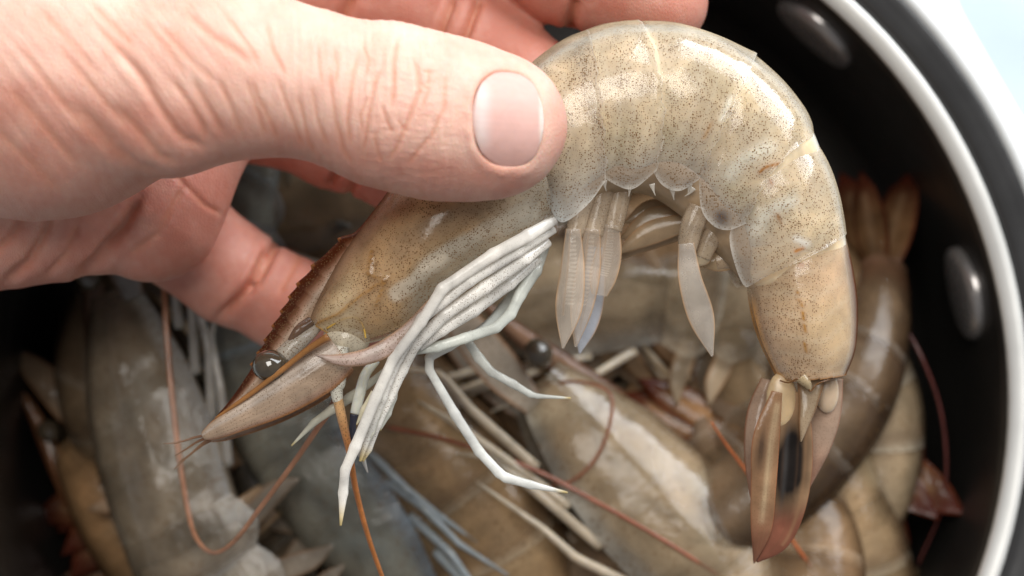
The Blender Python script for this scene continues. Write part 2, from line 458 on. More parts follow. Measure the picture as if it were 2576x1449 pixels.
# thumb
bone([(-420, 140, 4, 395), (130, 172, 14, 358)], 1.1, 6)
bone([(130, 172, 14, 350), (420, 200, 22, 225), (560, 172, 24, 206)], 1.05, 8)
bone([(360, 262, 24, 168), (425, 305, 26, 128)], 1.0, 4)              # bulge over the thumb's base fold
bone([(560, 172, 24, 206), (780, 212, 24, 180), (980, 266, 22.5, 186), (1090, 290, 21.5, 178)], 1.08, 6)
bone([(980, 266, 22.5, 184), (1110, 298, 21, 190), (1200, 312, 19.5, 185), (1250, 316, 18.5, 176)], 1.28, 5)

def smin(a, b, k):
    h = np.maximum(k - np.abs(a - b), 0) / k
    return np.minimum(a, b) - h * h * k * 0.25

def chain_sdf(p, q, ksq):
    best = None
    for i in range(len(q) - 1):
        a, b = q[i], q[i + 1]
        ba = b[:3] - a[:3]
        pa = p - a[:3]
        h = np.clip(pa @ ba / (ba @ ba), 0, 1)
        d = pa - h[:, None] * ba
        if ksq != 1.0:
            d = d.copy(); d[:, 2] *= ksq
        hr = h * h * (3 - 2 * h) * 0.5 + h * 0.5
        e = np.sqrt((d * d).sum(1)) - (a[3] * (1 - hr) + b[3] * hr)
        best = e if best is None else smin(best, e, 2.5)
    return best

def hand_sdf(p):
    p = p.astype(np.float32)
    s = None
    for q, ksq, k in HP:
        e = chain_sdf(p, q, ksq)
        s = e if s is None else smin(s, e, k)
    return s

def surface_nets(sdf, lo, hi, h):
    lo = np.array(lo, np.float32); n = np.ceil((np.array(hi) - lo) / h).astype(int) + 1
    ax = [lo[k] + h * np.arange(n[k], dtype=np.float32) for k in range(3)]
    G = np.empty(n, np.float32)
    yy, zz = np.meshgrid(ax[1], ax[2], indexing='ij')
    for i in range(0, n[0], 12):
        xs = ax[0][i:i + 12]
        pp = np.empty((len(xs), n[1], n[2], 3), np.float32)
        pp[..., 0] = xs[:, None, None]; pp[..., 1] = yy; pp[..., 2] = zz
        G[i:i + 12] = sdf(pp.reshape(-1, 3)).reshape(len(xs), n[1], n[2])
    S = G < 0
    c = [S[dx:n[0] - 1 + dx, dy:n[1] - 1 + dy, dz:n[2] - 1 + dz] for dx in (0, 1) for dy in (0, 1) for dz in (0, 1)]
    cnt = sum(x.astype(np.int8) for x in c)
    act = (cnt > 0) & (cnt < 8)
    idx = np.full(act.shape, -1, np.int32); I = np.argwhere(act); idx[act] = np.arange(len(I))
    acc = np.zeros((len(I), 3)); num = np.zeros(len(I))
    cor = [np.array((dx, dy, dz)) for dx in (0, 1) for dy in (0, 1) for dz in (0, 1)]
    for a in range(8):
        for b in range(a + 1, 8):
            if np.abs(cor[a] - cor[b]).sum() != 1: continue
            ga = G[tuple((I + cor[a]).T)]; gb = G[tuple((I + cor[b]).T)]
            m = (ga < 0) != (gb < 0)
            t = ga[m] / (ga[m] - gb[m])
            acc[m] += cor[a] + t[:, None] * (cor[b] - cor[a]); num[m] += 1
    V = lo + h * (I + acc / num[:, None])
    F = []
    for d in range(3):
        e = np.zeros(3, int); e[d] = 1
        s0 = S[:n[0] - e[0], :n[1] - e[1], :n[2] - e[2]]; s1 = S[e[0]:, e[1]:, e[2]:]
        E = np.argwhere(s0 != s1)
        u, w = [(1, 2), (2, 0), (0, 1)][d]
        ok = (E[:, u] > 0) & (E[:, w] > 0) & (E[:, u] < n[u] - 1) & (E[:, w] < n[w] - 1)
        E = E[ok]
        eu = np.zeros(3, int); eu[u] = 1; ew = np.zeros(3, int); ew[w] = 1
        q = np.stack([idx[tuple((E - eu - ew).T)], idx[tuple((E - ew).T)], idx[tuple(E.T)], idx[tuple((E - eu).T)]], 1)
        fl = ~S[tuple(E.T)]
        q[fl] = q[fl][:, ::-1]
        F.append(q)
    return V, np.concatenate(F)

def grad(sdf, p, e=0.15):
    g = np.stack([sdf(p + np.eye(3, dtype=np.float32)[k] * e) - sdf(p - np.eye(3, dtype=np.float32)[k] * e) for k in range(3)], 1)
    return g / (np.linalg.norm(g, axis=1)[:, None] + 1e-9)

def subdivide(V, F):
    e = np.stack([F, np.roll(F, -1, 1)], -1)
    es = np.sort(e.reshape(-1, 2), 1)
    key = es[:, 0].astype(np.int64) * len(V) + es[:, 1]
    uq, inv = np.unique(key, return_inverse=True)
    em = 0.5 * (V[uq // len(V)] + V[uq % len(V)])
    fc = V[F].mean(1)
    n0, n1 = len(V), len(em)
    inv = inv.reshape(-1, 4) + n0
    ci = np.arange(len(F)) + n0 + n1
    Q = np.concatenate([np.stack([F[:, k], inv[:, k], ci, inv[:, k - 1]], 1) for k in range(4)])
    return np.concatenate([V, em, fc]), Q

def subdivide_curved(V, F, Nn):
    e = np.stack([F, np.roll(F, -1, 1)], -1)
    es = np.sort(e.reshape(-1, 2), 1)
    key = es[:, 0].astype(np.int64) * len(V) + es[:, 1]
    uq, inv = np.unique(key, return_inverse=True)
    a, b = uq // len(V), uq % len(V)
    nm = Nn[a] + Nn[b]; nm /= np.linalg.norm(nm, axis=1)[:, None] + 1e-9
    em = 0.5 * (V[a] + V[b]) + nm * (((Nn[b] - Nn[a]) * (V[b] - V[a])).sum(1) / 8)[:, None]
    nf = Nn[F].sum(1); nf /= np.linalg.norm(nf, axis=1)[:, None] + 1e-9
    A, B, C, D = (F[:, k] for k in range(4))
    sg = (((Nn[C] - Nn[A]) * (V[C] - V[A])).sum(1) + ((Nn[D] - Nn[B]) * (V[D] - V[B])).sum(1)) / 16
    fc = V[F].mean(1) + nf * sg[:, None]
    n0, n1 = len(V), len(em)
    inv = inv.reshape(-1, 4) + n0
    ci = np.arange(len(F)) + n0 + n1
    Q = np.concatenate([np.stack([F[:, k], inv[:, k], ci, inv[:, k - 1]], 1) for k in range(4)])
    return np.concatenate([V, em, fc]), Q, np.concatenate([Nn, nm, nf])

def seg_dist(X, Y, poly):
    best = np.full(len(X), 1e9); along = np.zeros(len(X))
    L = 0; tot = sum(math.dist(poly[i], poly[i + 1]) for i in range(len(poly) - 1))
    for i in range(len(poly) - 1):
        a = np.array(poly[i], float); b = np.array(poly[i + 1], float); d = b - a; l = math.hypot(*d)
        t = np.clip(((X - a[0]) * d[0] + (Y - a[1]) * d[1]) / (l * l), 0, 1)
        e = np.hypot(X - a[0] - t * d[0], Y - a[1] - t * d[1])
        m = e < best
        best[m] = e[m]; along[m] = (L + t[m] * l) / tot
        L += l
    return best, along

hV, hF = surface_nets(hand_sdf, (-158, -14, -62), (36, 86, 46), 1.0)
for _ in range(2):
    hV = hV - grad(hand_sdf, hV) * hand_sdf(hV)[:, None]
hV, hF = subdivide(hV, hF)
hN = grad(hand_sdf, hV)
hV = hV - hN * hand_sdf(hV)[:, None]
hV, hF, hN = subdivide_curved(hV, hF, hN)
hX, hY = to_layout(hV)
thumbm = (hV[:, 2] > 2.0) & (hN[:, 2] > -0.1)
fingm = (hV[:, 2] < 2.0) & (hN[:, 2] > -0.3)
disp = np.zeros(len(hV)); crease = np.zeros(len(hV))
wob = np.where(hX > 650, 5 * vnoise(hX / 40, hY / 40, 0, 3), 9 * vnoise(hX / 120, hY / 120, 0, 3))
def cut(poly, depth, width, mask, col=1.0):
    global disp, crease
    if mask is thumbm:
        if poly[0][0] > 640: width *= 0.9; depth *= 0.42
        else: width *= 1.0; depth *= 0.27
    x0 = min(p[0] for p in poly) - 60; x1 = max(p[0] for p in poly) + 60
    y0 = min(p[1] for p in poly) - 60; y1 = max(p[1] for p in poly) + 60
    sel = np.where(mask & (hX > x0) & (hX < x1) & (hY > y0) & (hY < y1))[0]
    if not len(sel): return
    d, a = seg_dist(hX[sel] + wob[sel] * 0.6, hY[sel] + wob[sel] * 0.6, poly)
    env = np.clip(np.minimum(a, 1 - a) * 6 + 0.25, 0, 1)
    g = np.exp(-(d / width) ** 2) * env
    lip = np.exp(-((d - 2.2 * width) / (1.3 * width)) ** 2) * env
    disp[sel] += -depth * g + depth * (0.16 if width > 8 else 0.05) * lip
    crease[sel] = np.maximum(crease[sel], g * col)
for poly, dp, w in (
    ([(996, 100), (989, 156), (988, 219), (985, 273)], 0.75, 6), ([(1039, 146), (1049, 188), (1053, 230), (1035, 273), (1016, 324), (996, 371), (977, 402)], 0.75, 6.5),
    ([(957, 172), (942, 215), (930, 273), (920, 332), (912, 391)], 0.62, 6), ([(902, 129), (887, 187), (879, 242), (875, 305), (880, 360)], 0.4, 6),
    ([(961, 266), (972, 300), (985, 335)], 0.4, 5.5), ([(1080, 340), (1059, 367), (1027, 410)], 0.4, 6), ([(1121, 188), (1117, 273), (1090, 332), (1065, 371)], 0.28, 6),
    ([(832, 176), (836, 242), (848, 313), (863, 371), (887, 414)], 0.35, 6), ([(785, 219), (797, 297), (824, 363)], 0.35, 6),
    ([(750, 240), (765, 300), (777, 352), (797, 391)], 0.35, 6), ([(629, 191), (652, 250), (676, 297), (699, 352)], 0.4, 7), ([(700, 200), (727, 273), (746, 324), (762, 372)], 0.35, 6),
    ([(1060, 175), (1085, 182)], 0.25, 4), ([(1055, 205), (1075, 225)], 0.25, 4),
    ([(925, 240), (905, 290), (912, 330)], 0.3, 5), ([(940, 330), (950, 380), (960, 410)], 0.3, 5), ([(1075, 170), (1078, 230), (1062, 270)], 0.2, 5), ([(1000, 300), (1020, 330)], 0.25, 5),
    ([(845, 120), (850, 170), (845, 210)], 0.22, 5), ([(800, 110), (805, 170), (812, 210)], 0.22, 5), ([(912, 110), (925, 150), (920, 190)], 0.3, 5),
    ([(300, 127), (350, 187), (400, 267), (443, 327), (467, 350), (517, 372)], 1.5, 12), ([(187, 267), (233, 310), (293, 377), (350, 420), (417, 440)], 1.3, 16),
    ([(293, 267), (350, 333), (400, 390), (450, 413)], 1.1, 13), ([(433, 200), (483, 267), (510, 317), (520, 360)], 0.9, 9), ([(483, 200), (533, 283), (567, 340)], 0.9, 9),
    ([(550, 200), (583, 273), (607, 333)], 0.7, 8), ([(617, 200), (650, 283), (667, 343)], 0.6, 8), ([(467, 33), (533, 90), (600, 133), (633, 160)], 0.8, 12),
    ([(400, 60), (470, 140), (540, 210)], 0.5, 9), ([(240, 60), (330, 160), (390, 230)], 0.5, 10), ([(150, 120), (240, 230), (330, 330)], 0.45, 10), ([(60, 130), (160, 260), (260, 370)], 0.45, 10),
    ([(20, 220), (120, 330), (200, 420)], 0.5, 12), ([(-10, 330), (90, 420), (150, 480)], 0.5, 12), ([(350, 40), (420, 120), (470, 190)], 0.4, 8), ([(560, 30), (620, 110), (650, 160)], 0.4, 8), ([(670, 60), (690, 130), (720, 190)], 0.35, 7),
    ([(100, 20), (180, 110), (240, 180)], 0.35, 9), ([(230, 10), (290, 70), (330, 110)], 0.35, 9)):
    cut(poly, dp, w, thumbm)
for poly, dp, w in (
    ([(132, 537), (111, 595), (78, 665), (20, 715)], 1.1, 13), ([(351, 500), (305, 579), (247, 657), (198, 704)], 1.6, 15), ([(60, 545), (30, 600), (-10, 640)], 0.7, 12),
    ([(705, 598), (643, 706), (544, 800)], 1.6, 12), ([(668, 628), (620, 727)], 0.9, 9), ([(1140, -10), (1117, 50), (1093, 112)], 1.3, 11), ([(1206, -10), (1172, 73), (1150, 124)], 1.3, 11),
    ([(884, -10), (856, 62), (845, 90)], 1.3, 16), ([(1450, 0), (1440, 45), (1434, 95)], 1.2, 14), ([(852, 425), (829, 470)], 1.2, 10), ([(898, 444), (874, 490)], 0.9, 9),
    ([(200, 560), (170, 640), (120, 700)], 0.4, 9), ([(470, 470), (400, 590), (330, 640)], 0.4, 10), ([(440, 440), (520, 520), (560, 540)], 0.25, 8), ([(760, 640), (700, 740)], 0.3, 8)):
    cut(poly, dp, w, fingm)
# soft folds that run across the thumb's base
cfold = hX * 0.80 - hY * 0.60
fold = np.sin(cfold / 5.0 + 1.6 * vnoise(hX / 110, hY / 110, 0, 5)) * (0.5 + 0.5 * vnoise(hX / 70, hY / 70, 0, 9))
disp += thumbm * 0.03 * vnoise(cfold / 3.2, (hX * 0.6 + hY * 0.8) / 60, 0, 71) * smooth01(hX, 800, 600)
disp += thumbm * 0.025 * fold * smooth01(hX, 760, 560)
disp += thumbm * 0.05 * vnoise(hX / 4.0, hY / 30, 0, 61) * smooth01(hX, 600, 760) * smooth01(hX, 1200, 1100)
disp += thumbm * 0.045 * vnoise(hX / 18, hY / 4.2, 0, 62) * smooth01(hX, 860, 960) * smooth01(hX, 1200, 1100)
disp += thumbm * 0.02 * np.sin(hX / 5.0 + 2.0 * vnoise(hX / 26, hY / 34, 0, 15)) * smooth01(hX, 640, 760) * smooth01(hX, 1190, 1090)
disp += 0.12 * vnoise(hX / 40, hY / 40, hV[:, 2] / 3, 12)
# nail bed and the fold of skin round it
NAILC = (1277, 300); NHW, NHH = 88.0, 122.0
nu = (hX - NAILC[0]) / NHW; nv = (hY - NAILC[1] - 0.06 * (hX - NAILC[0])) / NHH
nr = (np.abs(nu) ** 2.4 + np.abs(nv) ** 2.4) ** (1 / 2.4)
tipside = smooth01(nu, 0.45, 1.0)
on_thumb = thumbm & (hV[:, 2] > 12)
disp += on_thumb * (-0.95 * smooth01(nr, 1.04, 0.90) + 0.26 * np.exp(-((nr - 1.15) / 0.11) ** 2) * (1 - 0.75 * tipside) * (0.75 + 0.5 * vnoise(hX / 14, hY / 14, 0, 90)))
crease = np.maximum(crease, on_thumb * 0.6 * np.exp(-((nr - 1.0) / 0.05) ** 2))
hV2 = hV + hN * disp[:, None]
# skin colour: pale thumb back, redder palm side and finger pads
pale = np.array([0.82, 0.53, 0.425]); red = np.array([0.57, 0.245, 0.18])
pm = np.clip(smooth01(hV[:, 2], 14, -8) * 0.9 + 0.15 * vnoise(hX / 60, hY / 60, 0, 21), 0, 1)
side = on_thumb * smooth01(hY - 0.19 * (hX - 1288), 380, 470)
pm = np.maximum(pm, 0.65 * side)
pm = np.clip(pm + 0.10 * vnoise(hX / 22, hY / 22, hV[:, 2] / 2, 33) + 0.08 * vnoise(hX / 9, hY / 9, hV[:, 2], 34), 0, 1)
pm = np.maximum(pm, on_thumb * 0.45 * smooth01(hX, 1360, 1410))
hc_ = mixc(pale, red, pm)
hc_ = mixc(hc_, np.array([0.66, 0.27, 0.15]), 0.46 * crease * (hX > 640) + 0.34 * crease * (hX <= 640))
hand = obj_from('hand', hV2, hF, M_SKIN, cols=hc_)
tag(hand, 'bare left hand with wrinkled thumb pinching a shrimp above the pot', 'hand')

# thumb nail: a curved plate with a rounded free edge
def top_z(X, Y):
    sel = np.where(on_thumb & (hN[:, 2] > 0))[0]
    out = np.empty(len(X))
    for i in range(len(X)):
        d = (hX[sel] - X[i]) ** 2 + (hY[sel] - Y[i]) ** 2
        j = np.argpartition(d, 6)[:6]; w = 1 / (d[j] + 4)
        out[i] = (hV[sel][j, 2] * w).sum() / w.sum()
    return out
gu, gv = 26, 30
U, W = np.meshgrid(np.linspace(-1, 1, gu), np.linspace(-1, 1, gv), indexing='ij')
dx = U * np.sqrt(1 - 0.46 * W ** 2); dy = W * np.sqrt(1 - 0.44 * U ** 2)     # square to rounded plate
dy = np.where(dx < 0, dy * (1 - 0.10 * dx ** 2), dy)
dx = np.where(dx > 0, dx * (1.0 + 0.02 * (1 - W ** 2)), dx)
NX = NAILC[0] + dx * (NHW + 1); NY = NAILC[1] + 0.06 * dx * NHW + dy * (NHH + 1)
nz = top_z(NX.ravel(), NY.ravel()).reshape(U.shape)
nz = nz - 0.55 + 0.75 * (1 - np.abs(dy) ** 2.4) + 0.15 * smooth01(dx, -1, -0.6) - 0.5 * smooth01(-dx, 0.82, 1.0)
ff = (CAMZ - nz) / CAMZ
top = np.stack([(NX - 1288) * PX * ff, (724 - NY) * PX * ff, nz], -1).reshape(-1, 3)
bot = top - np.array([0, 0, 0.55])
f = []
o_ = gu * gv
for i in range(gu - 1):
    for j in range(gv - 1):
        a = i * gv + j
        f.append((a, a + gv, a + gv + 1, a + 1)); f.append((o_ + a, o_ + a + 1, o_ + a + gv + 1, o_ + a + gv))
bd = [i * gv for i in range(gu)] + [(gu - 1) * gv + j for j in range(1, gv)] + [i * gv + gv - 1 for i in range(gu - 2, -1, -1)] + [j for j in range(gv - 2, 0, -1)]
for a, b in zip(bd, bd[1:] + bd[:1]): f.append((a, o_ + a, o_ + b, b))
nd = np.concatenate([dx.ravel(), dx.ravel()]); ndy = np.concatenate([dy.ravel(), dy.ravel()])
ncol = np.tile(np.array([0.72, 0.41, 0.35]), (len(nd), 1))
ncol = mixc(ncol, np.array([0.80, 0.62, 0.57]), 0.8 * smooth01(-nd, 0.35, 0.75) * smooth01(np.abs(ndy), 0.9, 0.4))
ncol = mixc(ncol, np.array([0.70, 0.36, 0.30]), 0.5 * smooth01(ndy, 0.3, 0.9))
ncol = mixc(ncol, np.array([0.86, 0.76, 0.66]), 0.85 * smooth01(nd, 0.88, 0.97))
ncol *= (1 + 0.02 * np.sin(ndy * 40 + 2 * np.sin(ndy * 9)))[:, None]
nail = obj_from('thumb_nail', np.concatenate([top, bot]), f, M_NAIL, hand, ncol)

# ------------------------------------------------------------------ shrimp building blocks
def L2(X, Y):
    return ((X - 1288.0) * PX, (724.0 - Y) * PX)

def prof_open(q, low=0.72):
    up = np.sqrt(np.maximum(0, 1 - (1 - np.minimum(q / 0.5, 1)) ** 2))
    return np.where(q < 0.5, up, 1 - (1 - low) * ((q - 0.5) * 2) ** 2)
def prof_closed(q):
    return np.sqrt(np.maximum(0, 1 - (2 * q - 1) ** 2)) ** 0.9

def rib_surface(ribs, b, nS, nQ, prof, ins=(0.0, 1.0), zc=0.0, inset=0.0):
    """ribs: list of (D, M, V) 2-D mm points. Near side ventral edge -> dorsal -> far side ventral edge."""
    R = catmull(np.array([[*d, *m, *v] for d, m, v in ribs], float), nS)
    bb = catmull(np.asarray(b, float)[:, None], nS)[:, 0] - inset
    q = np.linspace(ins[0], ins[1], nQ)
    D, M, V = R[:, 0:2], R[:, 2:4], R[:, 4:6]
    C = 2 * M - 0.5 * (D + V)
    Q = q[None, :, None]
    pos = (1 - Q) ** 2 * D[:, None] + 2 * Q * (1 - Q) * C[:, None] + Q ** 2 * V[:, None]
    qq = (q - ins[0]) / (ins[1] - ins[0])
    z = bb[:, None] * prof(qq)[None, :]
    near = np.concatenate([pos, zc + z[..., None]], -1)[:, ::-1]
    far = np.concatenate([pos, zc - z[..., None]], -1)[:, 1:]
    v = np.concatenate([near, far], 1)
    n, m = v.shape[:2]
    qv = np.concatenate([q[::-1], q[1:]])
    tt = np.repeat(np.linspace(0, 1, n), m); qv = np.tile(qv, n)
    sd = np.tile(np.r_[np.ones(nQ), -np.ones(nQ - 1)], n)
    f = []
    for i in range(n - 1):
        for j in range(m - 1):
            a = i * m + j
            f.append((a, a + 1, a + m + 1, a + m))
    return v.reshape(-1, 3), f, tt, qv, sd, n, m

def close_loft(f, n, m):
    f = list(f)
    for i in range(n - 1):
        f.append((i * m + m - 1, i * m, (i + 1) * m, (i + 1) * m + m - 1))
    f.append(tuple(range(m))[::-1]); f.append(tuple((n - 1) * m + j for j in range(m)))
    return f

# ------------------------------------------------------------------ the shrimp held in the hand
held = empty('shrimp', (0, 0, 0))
tag(held, 'large raw beige shrimp held by the hand, tail curling down at the right', 'shrimp')

def px_ribs(rows):
    return [(L2(*r[0]), L2(*r[1]), L2(*r[2])) for r in rows]
SEG = [
    # abdomen segments front to back: ribs (dorsal, middle, ventral) and half thickness
    ([((1290, 205), (1350, 380), (1375, 520)), ((1350, 146), (1400, 340), (1410, 563)), ((1420, 97), (1462, 300), (1468, 525)), ((1478, 73), (1505, 280), (1520, 462))], (9.6, 10.0, 10.2, 10.3), 0.80),
    ([((1400, 106), (1455, 290), (1498, 440)), ((1500, 65), (1540, 275), (1540, 470)), ((1560, 53), (1595, 268), (1585, 481)), ((1607, 49), (1655, 265), (1640, 438))], (10.0, 10.5, 10.6, 10.7), 0.74),
    ([((1590, 51), (1640, 255), (1628, 425)), ((1700, 56), (1722, 252), (1655, 470)), ((1800, 86), (1782, 262), (1698, 486)), ((1902, 132), (1824, 285), (1748, 458))], (10.0, 10.3, 10.2, 10.1), 0.74),
    ([((1880, 120), (1812, 272), (1746, 440)), ((1962, 192), (1850, 330), (1752, 528)), ((2016, 257), (1890, 380), (1780, 570)), ((2041, 302), (1918, 412), (1818, 582)), ((2049, 342), (1935, 428), (1862, 566))], (9.3, 9.5, 9.4, 9.3, 9.2), 0.80),
    ([((2032, 322), (1920, 415), (1838, 552)), ((2080, 400), (1962, 492), (1824, 598)), ((2106, 470), (1992, 560), (1834, 655)), ((2122, 545), (2012, 618), (1862, 720)), ((2127, 586), (2027, 642), (1895, 702))], (8.4, 8.6, 8.4, 8.2, 8.0), 0.74),
    ([((2120, 572), (2012, 618), (1882, 690)), ((2141, 650), (2015, 700), (1884, 738)), ((2156, 740), (2022, 780), (1896, 802)), ((2158, 820), (2032, 850), (1914, 860)), ((2150, 885), (2042, 910), (1940, 916)), ((2128, 941), (2046, 950), (1963, 957))], (7.1, 7.3, 7.2, 6.8, 6.2, 5.3), 0.30)]

def streak(X, Y, poly, w):
    d, a = seg_dist(X, Y, poly)
    return np.exp(-(d / w) ** 2)

for si, (rows, b, low) in enumerate(SEG):
    nS = 46; nQ = 34
    v, f, tt, q, sd, n, m = rib_surface(px_ribs(rows), b, nS, nQ, lambda x, lo=low: prof_open(x, lo))
    X, Y = to_layout(v)
    # the flaring posterior margin
    edge = np.exp(-((tt - 1.0) / 0.05) ** 2)
    v[:, 2] *= 1 + 0.03 * edge - 0.05 * np.exp(-(tt / 0.12) ** 2)
    wig = (0.35 * np.sin(q * 31 + si * 2.1) + 0.25 * np.sin(q * 67 + si)) * smooth01(tt, 0.8, 1.0) * smooth01(q, 0.1, 0.3)
    v[:, 0] += wig * 0.7; v[:, 1] += wig * 0.3
    v[:, 2] += 0.16 * vnoise(v[:, 0] / 1.7, v[:, 1] / 1.7, 0, 30 + si) * np.sign(sd) * smooth01(q, 0.2, 0.6)
    base = np.array([0.64, 0.57, 0.47, 0.22])
    if si == 5: base = np.array([0.62, 0.45, 0.31, 0.30])
    c = np.tile(base, (len(v), 1))
    dorsal = np.exp(-(q / 0.10) ** 2)
    c = mixc(c, np.array([0.50, 0.40, 0.26, 0.9]), np.exp(-(q / 0.075) ** 2))
    c = mixc(c, np.array([0.56, 0.50, 0.43, 0.35]), smooth01(q, 0.78, 0.9) * (si < 5))
    lowedge = np.exp(-((q - 1.0) / 0.022) ** 2)
    c = mixc(c, np.array([0.88, 0.84, 0.76, 0.75]), 0.85 * np.maximum(lowedge, 0.7 * np.exp(-((tt - 1.0) / 0.02) ** 2) * (0.75 + 0.25 * np.sin(q * 23 + si))) * (si < 5))
    c = mixc(c, np.array([0.42, 0.27, 0.13, 0.75]), 0.5 * np.exp(-((tt - 0.94) / 0.03) ** 2) * smooth01(np.sin(q * 19 + si * 1.7) + 0.4 * np.sin(q * 41), 0.5, 1.2) * smooth01(q, 0.15, 0.3) * (si < 5))
    if si == 0:
        c = mixc(c, np.array([0.86, 0.88, 0.84, 0.85]), 0.95 * np.maximum(streak(X, Y, [(1345, 475), (1380, 515), (1408, 560)], 30), 0.5 * streak(X, Y, [(1420, 540), (1475, 500)], 26)) * (q > 0.5))
    if si == 3:
        c = mixc(c, np.array([0.075, 0.055, 0.055, 0.92]), 0.95 * np.exp(-(((X - 1815) / 24) ** 2 + ((Y - 545) / 26) ** 2) ** 1.2) * (sd > 0))
        c = mixc(c, np.array([0.85, 0.82, 0.70, 0.6]), 0.7 * streak(X, Y, [(1935, 370), (1865, 400), (1830, 440)], 18))
        c = mixc(c, np.array([0.30, 0.12, 0.02, 1]), streak(X, Y, [(1955, 412), (1925, 420), (1912, 432)], 6))
    if si == 2:
        c = mixc(c, np.array([0.07, 0.05, 0.05, 0.9]), 0.7 * np.exp(-(((X - 1728) / 20) ** 2 + ((Y - 460) / 11) ** 2)))
        c = mixc(c, np.array([0.40, 0.22, 0.08, 0.9]), 0.8 * streak(X, Y, [(1790, 310), (1772, 345)], 7))
    if si == 4:
        c = mixc(c, np.array([0.86, 0.83, 0.72, 0.62]), 0.7 * streak(X, Y, [(1995, 505), (1935, 530), (1900, 575)], 17))
        c = mixc(c, np.array([0.36, 0.14, 0.02, 1]), np.maximum(streak(X, Y, [(1955, 540), (1962, 565)], 4), streak(X, Y, [(1938, 455), (1940, 462)], 8)))
        c = mixc(c, np.array([0.40, 0.15, 0.02, 1]), np.maximum(streak(X, Y, [(2000, 632), (2020, 624)], 6), streak(X, Y, [(1868, 655), (1850, 640)], 0.1)))
        c = mixc(c, np.array([0.88, 0.86, 0.80, 0.8]), streak(X, Y, [(2005, 600), (2030, 612)], 11))
    if si == 5:
        back = np.exp(-(q / 0.085) ** 4)
        c = mixc(c, np.array([0.13, 0.035, 0.012, 0.98]), back * smooth01(tt, 0.0, 0.2))
        c = mixc(c, np.array([0.62, 0.30, 0.07, 0.9]), np.exp(-((q - 1.0) / 0.045) ** 2) * smooth01(tt, 0.1, 0.35))
        c = mixc(c, np.array([0.45, 0.18, 0.03, 0.95]), 0.9 * np.exp(-((tt - 1) / 0.02) ** 2))
        c = mixc(c, np.array([0.42, 0.20, 0.03, 1]), np.maximum(streak(X, Y, [(2005, 735), (2018, 775), (2025, 832)], 4.5) * (np.sin(Y / 5.0) > -0.5), streak(X, Y, [(2024, 862), (2030, 884)], 4.5)))
        c = mixc(c, np.array([0.34, 0.13, 0.03, 1]), streak(X, Y, [(2012, 655), (2017, 668)], 6))
    dots = np.clip(1.05 - 0.5 * dorsal - 0.6 * lowedge, 0, 1) * (1.0 if si < 5 else np.clip(0.95 - 0.5 * smooth01(X, 2030, 2110), 0, 1))
    if si > 0:
        vis = smooth01(tt, 0.03, 0.12); c[:, 3] *= vis; dots = dots * vis
    o = obj_from('abdomen_segment', v, f, M_SHELL, held, c, dots)
    if si == 3: o['label'] = 'abdomen plate with a dark smudge on its lower lobe'

# muscle under the plates
rows = []; bs = []
for si, (rr_, b, low) in enumerate(SEG):
    k0 = 0 if si == 0 else 1
    rows += rr_[k0:-1] if si < 5 else rr_[k0:]; bs += list(b[k0:-1] if si < 5 else b[k0:])
v, f, tt, q, sd, n, m = rib_surface(px_ribs(rows), bs, 150, 22, prof_closed, ins=(0.02, 0.965), inset=0.8)
X, Y = to_layout(v)
c = np.tile(np.array([0.66, 0.51, 0.325]), (len(v), 1))
c = mixc(c, np.array([0.66, 0.47, 0.30]), smooth01(Y, 560, 700))
c = mixc(c, np.array([0.50, 0.44, 0.36]), 0.85 * smooth01(q, 0.66, 0.88) * (Y < 620))
c = mixc(c, np.array([0.68, 0.54, 0.29]), 0.5 * np.clip(vnoise(v[:, 0] / 4, v[:, 1] / 4, 0, 77), 0, 1))
c = mixc(c, np.array([0.58, 0.60, 0.60]), 0.7 * np.exp(-((q - 0.05) / 0.05) ** 2))
c = mixc(c, np.array([0.50, 0.41, 0.24]), 0.75 * np.maximum.reduce([streak(X, Y, [(1570, 330), (1560, 420)], 38), streak(X, Y, [(1690, 340), (1690, 410)], 34), streak(X, Y, [(1840, 470), (1880, 520)], 30)]))
c = mixc(c, np.array([0.76, 0.65, 0.47]), 0.35 * smooth01(np.sin(tt * 150 + 9 * np.abs(q - 0.45) + 2 * vnoise(X / 60, Y / 60, 0, 3)), 0.2, 1))
c = mixc(c, np.array([0.86, 0.80, 0.66]), 0.8 * np.maximum.reduce([streak(X, Y, [(1930, 372), (1870, 400), (1838, 440)], 20), streak(X, Y, [(1990, 505), (1935, 532), (1905, 578)], 18), streak(X, Y, [(1835, 250), (1815, 300)], 9)]))
obj_from('flesh', v, close_loft(f, n, m), M_FLESH, held, c)

# carapace
CAR = [((1300, 196), (1352, 380), (1398, 548)), ((1150, 312), (1240, 470), (1312, 622)), ((1060, 395), (1150, 540), (1235, 680)), ((985, 470), (1082, 600), (1165, 735)), ((925, 552), (1020, 668), (1100, 785)),
       ((868, 628), (955, 730), (1040, 825)), ((826, 700), (900, 778), (975, 850)), ((795, 762), (852, 812), (920, 862)), ((778, 806), (820, 830), (868, 858))]
CB = (9.8, 10.6, 11.0, 10.8, 10.2, 9.3, 8.0, 6.4, 4.8)
v, f, tt, q, sd, n, m = rib_surface(px_ribs(CAR), CB, 90, 40, lambda x: prof_open(x, 0.70))
X, Y = to_layout(v)
